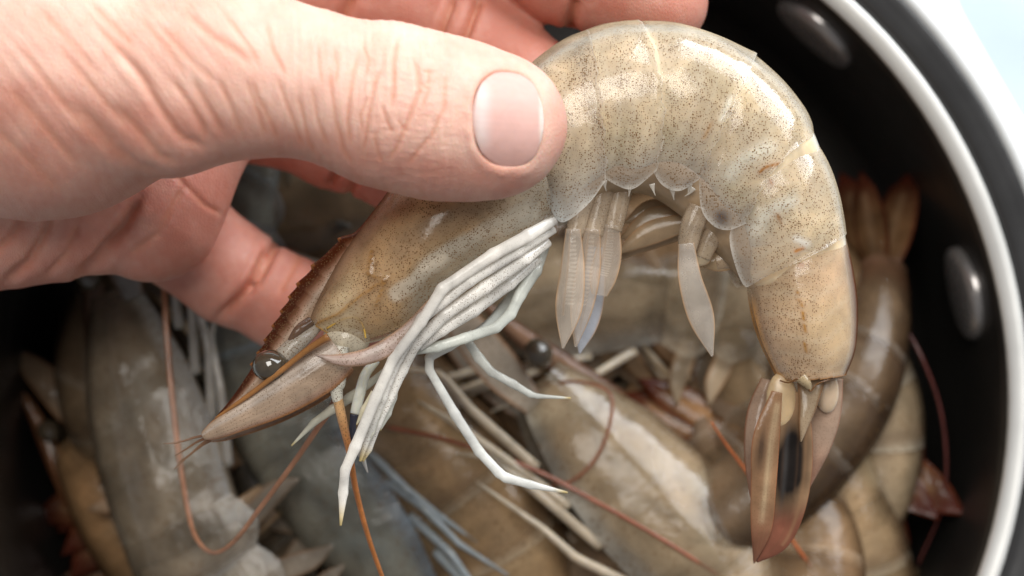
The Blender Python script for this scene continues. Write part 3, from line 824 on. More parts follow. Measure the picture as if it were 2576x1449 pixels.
# grooves and ridges of the carapace, cut in the shell
for poly, dp, w in (([(1330, 515), (1215, 575), (1110, 640), (1010, 705), (965, 745)], -0.35, 9), ([(935, 632), (925, 690), (955, 700)], 0.45, 5), ([(965, 705), (905, 745), (850, 790), (800, 812)], 0.5, 6), ([(972, 700), (945, 770)], 0.4, 5)):
    v[:, 2] += dp * streak(X, Y, poly, w) * np.sign(sd)
v[:, 2] += 0.15 * vnoise(v[:, 0] / 2, v[:, 1] / 2, 0, 41) * np.sign(sd) * smooth01(q, 0.15, 0.5)
c = np.tile(np.array([0.68, 0.48, 0.28, 0.22]), (len(v), 1))
c = mixc(c, np.array([0.10, 0.032, 0.012, 1.0]), np.exp(-(q / 0.05) ** 4) * smooth01(X, 1280, 1050))
c = mixc(c, np.array([0.36, 0.22, 0.13, 0.75]), 0.75 * np.exp(-((q - 0.1) / 0.12) ** 2) * smooth01(X, 1200, 900))
c = mixc(c, np.array([0.80, 0.71, 0.57, 0.9]), 0.95 * smooth01(streak(X, Y + 10 * vnoise(X / 22, Y / 22, 0, 6), [(1335, 530), (1215, 585), (1110, 650), (1000, 735)], 30), 0.25, 0.75))
c = mixc(c, np.array([0.33, 0.285, 0.20, 0.85]), 0.85 * smooth01(streak(X, Y + 8 * vnoise(X / 25, Y / 25, 0, 8), [(1260, 640), (1150, 700), (1060, 770)], 40), 0.2, 0.8))
c = mixc(c, np.array([0.50, 0.36, 0.22, 0.7]), 0.8 * smooth01(streak(X, Y, [(1250, 500), (1120, 560), (1010, 620)], 45), 0.2, 0.9))
c = mixc(c, np.array([0.52, 0.49, 0.41, 0.3]), 0.6 * smooth01(q, 0.62, 0.8) * (X > 1010))
c = mixc(c, np.array([0.72, 0.62, 0.44, 0.6]), 0.8 * smooth01(X, 960, 880) * smooth01(q, 0.25, 0.5))
rid = np.maximum.reduce([streak(X, Y, [(935, 632), (925, 690), (955, 700)], 4.5), streak(X, Y, [(965, 705), (905, 745), (850, 790), (800, 812)], 5), streak(X, Y, [(972, 700), (945, 770)], 4.5)])
c = mixc(c, np.array([0.50, 0.24, 0.04, 1]), 0.85 * rid)
c = mixc(c, np.array([0.58, 0.30, 0.05, 1]), np.exp(-((tt - 1) / 0.018) ** 2))
c = mixc(c, np.array([0.78, 0.74, 0.62, 0.8]), np.exp(-((q - 1) / 0.03) ** 2))
dots = np.clip(1.0 - 0.55 * np.exp(-(q / 0.1) ** 2), 0, 1)
obj_from('carapace', v, f, M_SHELL, held, c, dots)
v, f, tt, q, sd, n, m = rib_surface(px_ribs(CAR), CB, 70, 24, prof_closed, ins=(0.05, 0.93), inset=0.9)
X, Y = to_layout(v)
c = np.tile(np.array([0.68, 0.455, 0.24]), (len(v), 1))
c = mixc(c, np.array([0.44, 0.32, 0.185]), smooth01(0.5 * vnoise(v[:, 0] / 4.5, v[:, 1] / 4.5, 0, 52) + streak(X, Y, [(1180, 640), (1080, 720)], 70), 0.35, 0.75))
c = mixc(c, np.array([0.46, 0.19, 0.08]), 0.8 * streak(X, Y, [(985, 530), (1010, 520)], 28))
c = mixc(c, np.array([0.10, 0.085, 0.06]), 0.75 * streak(X, Y, [(960, 545), (900, 625), (850, 690)], 13))
c = mixc(c, np.array([0.78, 0.66, 0.44]), 0.9 * smooth01(X, 930, 860))
c = mixc(c, np.array([0.55, 0.52, 0.44]), 0.7 * smooth01(X, 1150, 1330))
obj_from('flesh', v, close_loft(f, n, m), M_FLESH, held, c)

# rostrum: serrated blade in the mid plane
up_line = [(985, 470), (903, 574), (858, 602), (808, 650), (752, 716), (716, 776), (681, 838), (645, 905), (617, 951), (577, 1008), (541, 1050)]
lo_line = [(1000, 520), (945, 600), (892, 668), (838, 745), (775, 832), (722, 892), (672, 952), (606, 1016), (547, 1058)]
nr_ = 150
ul = catmull(up_line, nr_); ll = catmull(lo_line, nr_)
teeth = [(856, 604), (790, 670), (756, 712), (734, 746), (712, 784), (691, 820), (672, 855), (655, 888), (640, 915)]
arc = np.r_[0, np.cumsum(np.hypot(*np.diff(ul, axis=0).T))]
outw = np.zeros(nr_)
for tx, ty in teeth:
    k = arc[np.argmin((ul[:, 0] - tx) ** 2 + (ul[:, 1] - ty) ** 2)]
    s = arc - k
    outw += np.where((s < 8) & (s > -40), np.clip((s + 40) / 48, 0, 1) ** 1.6 * 9, 0) * (s < 8)
tn = np.gradient(ul, axis=0); tn /= np.linalg.norm(tn, axis=1)[:, None]
nrm = np.stack([tn[:, 1], -tn[:, 0]], 1)
nrm *= np.sign((nrm * (ul - ll)).sum(1))[:, None]
ulT = ul + nrm * outw[:, None]
mz = 9; V = []; CC = []
for side in (1, -1):
    for i in range(nr_):
        thick = 2.6 * (1 - i / nr_) ** 0.7 + 0.25
        for j in range(mz):
            w = j / (mz - 1)
            p = ulT[i] * (1 - w) + ll[i] * w
            z = side * (0.12 + thick * (w ** 0.7) * 0.8)
            x, y = L2(*p); V.append((x, y, z))
            c_ = np.array([0.09, 0.022, 0.008, 1.0]) if w < 0.3 else (np.array([0.22, 0.09, 0.045, .98]) if w < 0.45 else (np.array([0.50, 0.29, 0.19, 0.9]) if w < 0.75 else np.array([0.58, 0.40, 0.27, 0.9])))
            if j == 5: c_ = np.array([0.72, 0.55, 0.42, 0.95])
            if outw[i] > 6 and j == 0: c_ = np.array([0.45, 0.17, 0.05, 1.0])
            CC.append(c_)
f = []; o_ = nr_ * mz
for i in range(nr_ - 1):
    for j in range(mz - 1):
        a = i * mz + j
        f.append((a, a + mz, a + mz + 1, a + 1)); f.append((o_ + a, o_ + a + 1, o_ + a + mz + 1, o_ + a + mz))
    a = i * mz; f.append((a, o_ + a, o_ + a + mz, a + mz)); a += mz - 1; f.append((a, a + mz, o_ + a + mz, o_ + a))
obj_from('rostrum', V, f, M_SHELL, held, np.array(CC), 0.9)

def ellipsoid(name, c, r, mat, parent, col=None, dots=None, nu=20, nv=14, warp=0.0):
    v = []; f = []
    for i in range(nv + 1):
        th = math.pi * i / nv
        for j in range(nu):
            ph = 2 * math.pi * j / nu
            d = np.array([math.sin(th) * math.cos(ph), math.sin(th) * math.sin(ph), math.cos(th)])
            k = 1 + warp * math.sin(3 * ph + 2 * th)
            v.append(c + d * np.array(r) * k)
    for i in range(nv):
        for j in range(nu):
            k = (j + 1) % nu
            f.append((i * nu + j, (i + 1) * nu + j, (i + 1) * nu + k, i * nu + k))
    return obj_from(name, v, f, mat, parent, col, dots)

WHT = np.array([0.98, 0.94, 0.87, 0.9]); CLR = np.array([0.74, 0.74, 0.68, 0.6])
def limb(name, pts, col=WHT, parent=held, ring=12, dots=0.0, curve=False, flat=0.8, tipcol=None, mat=None, n=None, rootcol=None, jitter=0.012, seed=1):
    """pts: (X, Y, z, half width in layout units); knobs are added at the joints"""
    w = []
    for i, (X, Y, z, r) in enumerate(pts):
        p = P(X, Y, z); w.append((*p, R_(r, z) * (1.0 if curve else 0.86)))
    w = np.array(w)
    if not curve:
        q = [w[0]]
        for i in range(1, len(w) - 1):
            a, b, c = w[i - 1], w[i], w[i + 1]
            la = np.linalg.norm(b[:3] - a[:3]); lc = np.linalg.norm(c[:3] - b[:3])
            k0 = b + (a - b) * min(0.4, 1.0 / max(la, .1)); k1 = b + (c - b) * min(0.4, 1.0 / max(lc, .1))
            k0[3] *= 1.0; bb = b.copy(); bb[3] *= 1.12
            q += [k0, bb, k1]
        q.append(w[-1]); w = np.array(q)
        wd = linear(w, n or max(70, len(w) * 10)); wd = np.vstack([w[:1], (wd[:-2] + 2 * wd[1:-1] + wd[2:]) / 4, w[-1:]])
        v, f, u, a = ring_tube(wd, len(wd), ring, flat, curve=False, jitter=0.0, seed=seed)
    else:
        v, f, u, a = ring_tube(w, n or max(16, len(w) * 8), ring, flat, curve=True, jitter=jitter, seed=seed)
    c = np.tile(np.asarray(col, float), (len(v), 1))
    if tipcol is not None: c = mixc(c, np.asarray(tipcol, float), smooth01(u, 0.93, 1.0))
    if rootcol is not None: c = mixc(np.asarray(rootcol, float), c, smooth01(u, 0.0, 0.4))
    return obj_from(name, v, f, mat or (M_LIMB if dots == 0 else M_SHELL), parent, c, dots)

YT = np.array([0.70, 0.55, 0.25, 1.0])
S_ = 0
def leg(pts, **k):
    global S_
    S_ += 1
    k.setdefault('dots', 0.10); k.setdefault('flat', 0.62)
    return limb('leg', pts, seed=S_, **k)
leg([(1396, 552, 6.5, 15), (1330, 592, 9, 19), (1240, 640, 11, 18), (1112, 726, 12.5, 17), (1060, 810, 12, 15), (990, 900, 11, 15), (945, 1000, 10.5, 16), (893, 1125, 10, 16), (868, 1182, 9.5, 14), (863, 1240, 9, 14), (857, 1322, 8.5, 3)], tipcol=YT)
leg([(1392, 574, 5, 16), (1300, 632, 8.5, 18), (1180, 706, 10.8, 18), (1062, 800, 11, 16), (1020, 868, 10, 15), (985, 930, 9.5, 17), (958, 1000, 9, 18), (930, 1080, 8, 14), (906, 1160, 7.5, 4)], dots=0.35, tipcol=YT)
leg([(1378, 606, 3.5, 17), (1320, 650, 7, 20), (1220, 722, 9, 19), (1120, 790, 9.5, 18), (1042, 868, 9, 18), (1010, 930, 8, 18), (978, 1000, 7.5, 17), (948, 1066, 7, 14), (927, 1130, 6, 10), (912, 1160, 6, 4)], dots=0.5, tipcol=YT)
leg([(1352, 650, 2, 18), (1280, 712, 5, 20), (1190, 780, 7.5, 20), (1110, 830, 8, 18), (1052, 872, 7.5, 15)], dots=0.5)
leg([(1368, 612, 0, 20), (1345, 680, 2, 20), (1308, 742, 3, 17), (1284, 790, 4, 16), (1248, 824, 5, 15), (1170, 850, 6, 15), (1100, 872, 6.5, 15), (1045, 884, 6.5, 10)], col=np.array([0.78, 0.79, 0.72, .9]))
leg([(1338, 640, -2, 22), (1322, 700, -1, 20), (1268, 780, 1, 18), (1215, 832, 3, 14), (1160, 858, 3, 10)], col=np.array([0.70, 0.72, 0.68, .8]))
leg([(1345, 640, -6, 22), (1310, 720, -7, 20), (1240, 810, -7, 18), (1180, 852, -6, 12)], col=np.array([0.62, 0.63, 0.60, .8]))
# the two walking legs that hang free
leg([(1190, 838, 2, 12), (1130, 872, 2, 12), (1080, 898, 2, 13), (1080, 930, 2, 12), (1145, 1042, 1, 14), (1205, 1135, 0, 14), (1256, 1190, 0, 14), (1272, 1201, 0, 14), (1335, 1219, 0, 12), (1428, 1239, 0, 3)], col=np.array([0.92, 0.91, 0.86, 1]), tipcol=YT)
leg([(1165, 840, -3, 11), (1205, 900, -3, 14), (1237, 936, -3, 12), (1290, 965, -3, 12), (1335, 992, -3, 9), (1352, 996, -3, 7), (1436, 1001, -3, 2.5)], col=np.array([0.80, 0.80, 0.74, 1]), tipcol=YT)
# claw ends of the front legs
def claw(pts, **k): return leg(pts, **k)
claw([(1000, 905, 4, 10), (955, 945, 3, 10), (880, 1000, 2, 14), (835, 1030, 2, 13), (790, 1062, 2, 10), (733, 1121, 2, 2)], col=np.array([0.76, 0.74, 0.62, .85]), tipcol=YT)
claw([(995, 960, 6, 14), (985, 1000, 6, 15), (972, 1040, 6, 14), (955, 1082, 6, 4)], col=np.array([0.80, 0.79, 0.70, .85]), tipcol=YT)
claw([(962, 1000, 8, 13), (950, 1040, 8, 11), (934, 1090, 8, 8), (908, 1150, 7, 3)], col=np.array([0.84, 0.81, 0.68, .9]), tipcol=YT)
claw([(905, 1100, 4, 7), (908, 1140, 3, 10), (925, 1188, 3, 2)], col=np.array([0.50, 0.48, 0.45, .9]))
claw([(940, 985, 9, 8), (915, 1030, 9, 9), (897, 1068, 9, 2)], col=np.array([0.80, 0.74, 0.55, .9]), tipcol=YT)
# mouth part: the striped curved palp
v, f, u, w = blade([P(1090, 760, 8.6), P(1030, 826, 10.0), P(975, 872, 11.2), P(920, 897, 11.6), P(855, 905, 11), P(795, 893, 10)], [0.9, 1.1, 1.4, 1.3, 0.95, 0.1], 0.5, 30, 12)
c = mixc(np.array([0.62, 0.47, 0.40, 0.95]), np.array([0.50, 0.30, 0.18, 1]), smooth01(np.abs(w), 0.6, 1))
c = mixc(c, np.array([0.76, 0.64, 0.55, 1]), 0.8 * np.exp(-((w - 0.1) / 0.18) ** 2))
obj_from('palp', v, f, M_SHELL, held, c, 0.6)

# antenna base: milky knob with gold seam, peduncles
ellipsoid('antenna_base', P(872, 850, 2.8), (3.9, 3.2, 3.3), M_SHELL, held, np.array([0.74, 0.66, 0.51, 0.97]), 0.5, nu=32, nv=22)
limb('seam', [(822, 826, 5.6, 2.4), (845, 812, 6.3, 2.4), (872, 800, 6.8, 2.4), (898, 800, 6.9, 2.4), (914, 822, 6.8, 2.4), (920, 850, 6.6, 2.4)], col=np.array([0.55, 0.30, 0.06, 1]), curve=True)
limb('peduncle', [(858, 870, 6, 20), (852, 905, 6, 22), (850, 960, 6, 20), (846, 975, 6, 17), (850, 1010, 6, 13)], dots=0.9, col=np.array([0.82, 0.79, 0.68, .95]), curve=True)
ant = limb('antenna', [(850, 1004, 6, 13), (862, 1060, 6, 12), (878, 1130, 5, 9), (895, 1230, 3, 7.5), (925, 1345, 0, 6.5), (965, 1460, -3, 5.5), (1010, 1580, -8, 4)], col=np.array([0.52, 0.19, 0.055, 1]), dots=0.7, curve=True, n=70, rootcol=np.array([0.68, 0.42, 0.20, 1]), jitter=0.02)
limb('peduncle', [(948, 905, 3, 10), (920, 940, 3, 13), (905, 990, 3, 14), (893, 1040, 3, 13)], col=np.array([0.70, 0.70, 0.62, .9]), curve=True)
limb('dark_peduncle_tip', [(891, 1042, 3, 11), (888, 1062, 3, 9), (885, 1098, 3, 9), (882, 1130, 3, 7)], col=np.array([0.035, 0.038, 0.06, 1]), curve=True)
limb('antenna', [(852, 985, -4, 9), (828, 1035, -5, 8), (800, 1075, -6, 7.5), (740, 1162, -9, 7), (660, 1270, -14, 6.5), (590, 1360, -20, 6), (535, 1390, -25, 6), (490, 1345, -30, 6.5), (465, 1240, -35, 7), (442, 1080, -39, 7.5), (424, 900, -42, 8), (414, 740, -44, 8), (410, 600, -47, 7)], col=np.array([0.34, 0.17, 0.10, 1]), curve=True, n=120, jitter=0.02)

# antennal scales (near and far) and the fan of short antennules at the tip
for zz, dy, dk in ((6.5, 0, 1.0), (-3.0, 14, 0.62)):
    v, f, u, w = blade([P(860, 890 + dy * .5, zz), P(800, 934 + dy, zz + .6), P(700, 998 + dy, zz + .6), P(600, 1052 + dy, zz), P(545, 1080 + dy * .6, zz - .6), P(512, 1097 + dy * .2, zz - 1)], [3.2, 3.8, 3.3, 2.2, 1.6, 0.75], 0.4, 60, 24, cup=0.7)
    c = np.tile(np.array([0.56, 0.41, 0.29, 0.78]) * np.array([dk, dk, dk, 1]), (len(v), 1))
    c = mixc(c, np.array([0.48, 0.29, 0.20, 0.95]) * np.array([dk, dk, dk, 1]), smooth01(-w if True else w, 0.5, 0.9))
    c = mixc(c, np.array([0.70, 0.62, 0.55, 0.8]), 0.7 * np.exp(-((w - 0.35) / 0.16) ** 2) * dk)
    c = mixc(c, np.array([0.44, 0.18, 0.05, 1.0]), smooth01(np.abs(w), 0.84, 0.98))
    c = mixc(c, np.array([0.40, 0.31, 0.24, 0.9]), 0.35 * np.clip(np.sin(w * 24 + 2.0 * np.sin(u * 4)), 0, 1))
    c = mixc(c, np.array([0.80, 0.70, 0.60, 0.9]), 0.75 * np.exp(-((w - 0.62) / 0.10) ** 2) * smooth01(u, 1.0, 0.5))  # pale highlight painted along the upper strip of the scale
    v[:, 2] += 0.03 * np.sin(w * 24)
    obj_from('antennal_scale', v, f, M_SHELL, held, c, 0.55)
limb('scale_spine', [(826, 846, 9.5, 10), (770, 882, 9.2, 8), (700, 938, 8.6, 7), (620, 998, 7.6, 6), (541, 1052, 6, 3)], col=np.array([0.44, 0.20, 0.065, 1]), curve=True, dots=0.3)
for a in ([(530, 1092, 4, 5), (490, 1100, 4, 3), (450, 1112, 4, 2.2), (411, 1116, 4, 1.2)], [(528, 1098, 3, 5), (498, 1110, 3, 3), (470, 1128, 3, 2.4), (440, 1146, 3, 1.2)],
          [(530, 1106, 2, 5), (505, 1122, 2, 3), (470, 1150, 2, 2.4), (438, 1180, 2, 1.2)], [(528, 1104, 5, 4), (508, 1116, 5, 2.6), (478, 1142, 5, 2), (448, 1164, 5, 1)]):
    limb('antennule', a, col=np.array([0.17, 0.085, 0.05, 1]), curve=True)

# eye on its stalk
limb('eye_stalk', [(815, 800, 2, 14), (765, 848, 5, 20), (722, 886, 5.6, 23), (690, 915, 5.6, 15)], dots=0.9, col=np.array([0.58, 0.52, 0.43, .8]), curve=True)
limb('eye_stalk_cover', [(782, 808, 4.2, 14), (752, 830, 5.6, 13), (730, 858, 5.8, 8)], col=np.array([0.20, 0.12, 0.08, .85]), curve=True, dots=0.8)
ellipsoid('eye', P(680, 920, 6.6), (2.95, 2.65, 2.6), M_EYE, held)

# swimmerets: stalk plus leaf
def swimmeret(stalk, leaf, lw, colr, op, z, ridged=True):
    o = limb('swimmeret', stalk, dots=0.6, col=np.array([0.66, 0.52, 0.37, .5]), curve=True, flat=0.55)
    n = 60
    v, f, u, w = blade([P(*p) for p in leaf], lw, 0.35, n, 14, cup=0.3)
    c = np.tile(np.array([*colr, op]), (len(v), 1))
    c = mixc(c, np.array([0.58, 0.35, 0.18, 0.9]), smooth01(np.abs(w), 0.80, 0.97))
    if ridged:
        c = mixc(c, np.array([0.70, 0.62, 0.52, 0.85]), 0.35 * (np.sin(u * 190) > 0.2) * (np.abs(w - 0.05) < 0.32) * (u < 0.68) * (u > 0.04))
        c = mixc(c, np.array([0.42, 0.28, 0.18, 0.8]), 0.7 * (np.abs(np.abs(w - 0.05) - 0.36) < 0.07) * (u < 0.72))
    obj_from('leaf', v, f, M_SHELL, o, c, 0.12)
swimmeret([(1480, 470, 3, 26), (1460, 530, 4, 26), (1445, 590, 5, 22)], [(1442, 575, 6), (1440, 680, 6), (1430, 780, 6), (1416, 876, 6)], [1.2, 2.0, 2.15, 0.2], (0.76, 0.66, 0.55), 0.27, 6)
swimmeret([(1520, 470, 2, 28), (1505, 530, 3, 26), (1492, 590, 4, 24)], [(1490, 575, 4.5), (1480, 680, 4), (1462, 780, 3.5), (1448, 872, 3)], [1.3, 2.0, 1.8, 0.2], (0.76, 0.64, 0.52), 0.27, 4)
swimmeret([(1562, 474, 1, 30), (1550, 530, 2, 28), (1540, 580, 3, 24)], [(1538, 565, 3.2), (1530, 640, 3), (1516, 700, 2.8), (1508, 742, 2.6)], [1.4, 2.2, 2.2, 1.3], (0.76, 0.64, 0.52), 0.3, 3)
swimmeret([(1500, 480, -3, 22), (1490, 540, -3, 22), (1480, 600, -3, 20)], [(1500, 620, -3), (1490, 740, -3), (1472, 820, -3), (1458, 888, -3)], [1.4, 2.1, 2.0, 0.2], (0.72, 0.76, 0.84), 0.5, -3)
swimmeret([(1760, 520, 5, 28), (1740, 570, 5, 30), (1728, 628, 5, 24)], [(1726, 612, 6), (1736, 700, 6), (1765, 800, 6), (1792, 896, 6)], [1.3, 1.9, 2.1, 0.2], (0.74, 0.66, 0.57), 0.33, 6, False)
swimmeret([(1820, 560, 3, 28), (1788, 600, 3, 26), (1768, 650, 3, 20)], [(1780, 615, 3), (1772, 640, 3), (1762, 655, 3), (1752, 668, 3)], [1.2, 1.4, 1.2, 0.3], (0.62, 0.50, 0.34), 0.7, 3, False)
swimmeret([(1880, 640, 0, 30), (1840, 650, 0, 26), (1800, 660, 0, 20)], [(1850, 640, 0), (1830, 650, 0), (1800, 658, 0), (1760, 662, 0)], [1.6, 1.9, 1.6, 0.4], (0.62, 0.46, 0.28), 0.75, 0, False)
# the far side swimmerets folded back under the body
for a, b, wd in (((1720, 560, -4), (1545, 640, -5), 1.6), ((1715, 545, -6), (1560, 600, -7), 2.0), ((1700, 530, -8), (1570, 560, -8), 1.7), ((1740, 575, -7), (1535, 660, -9), 1.3)):
    mid = tuple(0.5 * (np.array(a) + np.array(b)) + np.array([0, -12, 0]))
    swimmeret([(a[0] + 40, a[1] - 40, a[2], 24), (a[0] + 15, a[1] - 15, a[2], 22), a + (18,)], [a, mid, b], [wd, wd * 1.2, 0.2], (0.52, 0.38, 0.24), 0.8, -5, False)
# soft underside of the belly between the plates
v, f, u, a_ = ring_tube([(*P(1400, 490, 0), 4.4), (*P(1520, 420, 0), 5.0), (*P(1650, 415, 0), 5.2), (*P(1775, 500, 0), 4.8), (*P(1870, 620, 0), 4.2), (*P(1910, 700, 0), 2.6)], 60, 16, 1.2)
obj_from('underside', v, f, M_FLESH, held, np.array([0.36, 0.25, 0.15]))
# small white spines that edge the plates
for X, Y, dx, dy in ((1585, 474, -4, 24), (1640, 470, 10, 26), (1692, 484, 4, 22), (1735, 470, -6, 22), (1520, 462, 6, 22), (1745, 480, -26, 16)):
    limb('spine', [(X, Y - 8, 7.0, 8), (X + dx * .4, Y + dy * .35, 6.8, 2.6), (X + dx * .9, Y + dy * .85, 6.6, 0.6)], col=np.array([0.70, 0.65, 0.57, .55]), curve=True, n=12, dots=0.01, flat=0.4)

# tail: telson and the leaves of the fan
def tail_leaf(center, hw, colf, thick=0.5, cup=0.7, name='tail_leaf', dots=0.25, n=90, m=44):
    v, f, u, w = blade([P(*p) for p in center], hw, thick, n, m, cup=cup)
    X, Y = to_layout(v)
    return obj_from(name, v, f, M_SHELL, held, colf(u, w, X, Y), dots)
def side_leaf(u, w, X, Y):
    c = np.tile(np.array([0.52, 0.36, 0.26, 0.86]), (len(u), 1))
    c = mixc(c, np.array([0.34, 0.15, 0.08, 1]), smooth01(np.abs(w), 0.86, 0.98))
    return mixc(c, np.array([0.40, 0.20, 0.13, 0.9]), smooth01(u, 0.5, 1))
tail_leaf([(2085, 950, -2), (2075, 1040, -3), (2055, 1130, -3), (2030, 1235, -3)], [2.4, 2.7, 2.1, 0.15], side_leaf)
tail_leaf([(1935, 955, -4), (1915, 1040, -4), (1905, 1150, -3), (1900, 1290, -2)], [1.4, 2.4, 2.2, 0.4], side_leaf)
def inner_leaf(u, w, X, Y):
    c = np.tile(np.array([0.44, 0.27, 0.15, 0.9]), (len(u), 1))
    ang = X - 1990 + 0.13 * (Y - 1170) + 5 * vnoise(X / 30, Y / 30, 0, 17)
    pt = np.clip(1.7 * np.exp(-(((ang / 42) ** 2 + ((Y - 1170) / 98) ** 2) ** 1.3)) * (0.86 + 0.25 * vnoise(X / 5, Y / 60, 0, 4)), 0, 1)
    c = mixc(c, np.array([0.27, 0.10, 0.06, 0.95]), smooth01(Y, 1240, 1320))
    c = mixc(c, np.array([0.018, 0.014, 0.012, 1]), pt)
    c = mixc(c, np.array([0.16, 0.085, 0.045, 1]), 0.22 * np.maximum(np.exp(-((w + 0.25) / 0.07) ** 2), np.exp(-((w - 0.42) / 0.08) ** 2)) * (u > 0.05))
    c = mixc(c, np.array([0.40, 0.23, 0.12, 0.95]), 0.5 * np.exp(-((w + 0.62) / 0.12) ** 2) * (u < 0.8))
    c = mixc(c, np.array([0.10, 0.09, 0.085, 1]), 0.5 * pt * np.exp(-((w - 0.3) / 0.12) ** 2))  # grey gloss line painted down the dark patch
    return mixc(c, np.array([0.30, 0.10, 0.045, 1]), 0.8 * smooth01(np.abs(w), 0.95, 1.0))
def outer_leaf(u, w, X, Y):
    c = np.tile(np.array([0.40, 0.225, 0.12, 0.82]), (len(u), 1))
    c = mixc(c, np.array([0.62, 0.45, 0.27, 0.95]), 0.8 * streak(X, Y, [(1955, 1020), (1940, 1110), (1928, 1220), (1916, 1310)], 9))
    c = mixc(c, np.array([0.030, 0.020, 0.018, 1]), 0.9 * np.exp(-((((X - 1916 + 0.12 * (Y - 1125)) / 14) ** 2 + ((Y - 1125) / 62) ** 2) ** 1.2)) * (0.8 + 0.2 * vnoise(X / 5, Y / 40, 0, 9)))
    c = mixc(c, np.array([0.26, 0.10, 0.06, 0.95]), 0.85 * smooth01(Y, 1250, 1380))
    c = mixc(c, np.array([0.30, 0.17, 0.09, 0.95]), 0.25 * np.clip(np.sin(w * 13 + 0.8 * np.sin(u * 7)), 0, 1))
    return mixc(c, np.array([0.40, 0.13, 0.05, 1]), smooth01(np.abs(w), 0.93, 0.995))
tail_leaf([(2004, 985, 1.6), (1994, 1100, 1.8), (1988, 1200, 1.6), (1974, 1290, 1.2), (1948, 1360, 1), (1904, 1413, .8)], [1.8, 3.3, 3.5, 3.1, 2.3, 0.2], inner_leaf, cup=0.25, thick=0.3, dots=0.0)
tail_leaf([(1955, 985, 2.6), (1928, 1100, 2.9), (1921, 1220, 2.7), (1915, 1330, 2.2), (1897, 1416, 1.6)], [0.9, 2.2, 2.1, 1.7, 0.12], outer_leaf, cup=0.12, thick=0.25)
v, f, u, w = blade([P(2040, 950, 1.8), P(2034, 1010, 3.0), P(2024, 1060, 3.4), P(2014, 1110, 3.2)], [2.4, 1.6, 1.0, 0.15], 0.6, 30, 14)
obj_from('telson', v, f, M_SHELL, held, mixc(np.array([0.46, 0.34, 0.22, 0.85]), np.array([0.28, 0.14, 0.06, 1]), smooth01(np.abs(w), 0.7, 0.95)), 0.4)
# cream muscle at the root of the fan
ellipsoid('tail_root', P(1966, 1008, 1.5), (2.6, 4.8, 1.2), M_FLESH, held, np.array([0.52, 0.37, 0.21, 1]))
ellipsoid('tail_root', P(2080, 985, -1.2), (2.0, 3.6, 1.2), M_FLESH, held, np.array([0.48, 0.36, 0.25, 1]))
limb('tail_tooth', [(2015, 948, 4.6, 16), (2030, 965, 4.8, 12), (2039, 984, 4.6, 2)], col=np.array([0.60, 0.46, 0.27, 1]), dots=0.7, curve=True)
limb('seam', [(1962, 957, 3.4, 2), (1985, 962, 4.4, 2), (2008, 952, 5.0, 2), (2030, 968, 5.0, 2), (2039, 984, 4.8, 2), (2055, 966, 4.8, 2), (2085, 955, 4.0, 2), (2128, 941, 0.6, 2)], col=np.array([0.22, 0.10, 0.035, 1]), curve=True, dots=0.1)

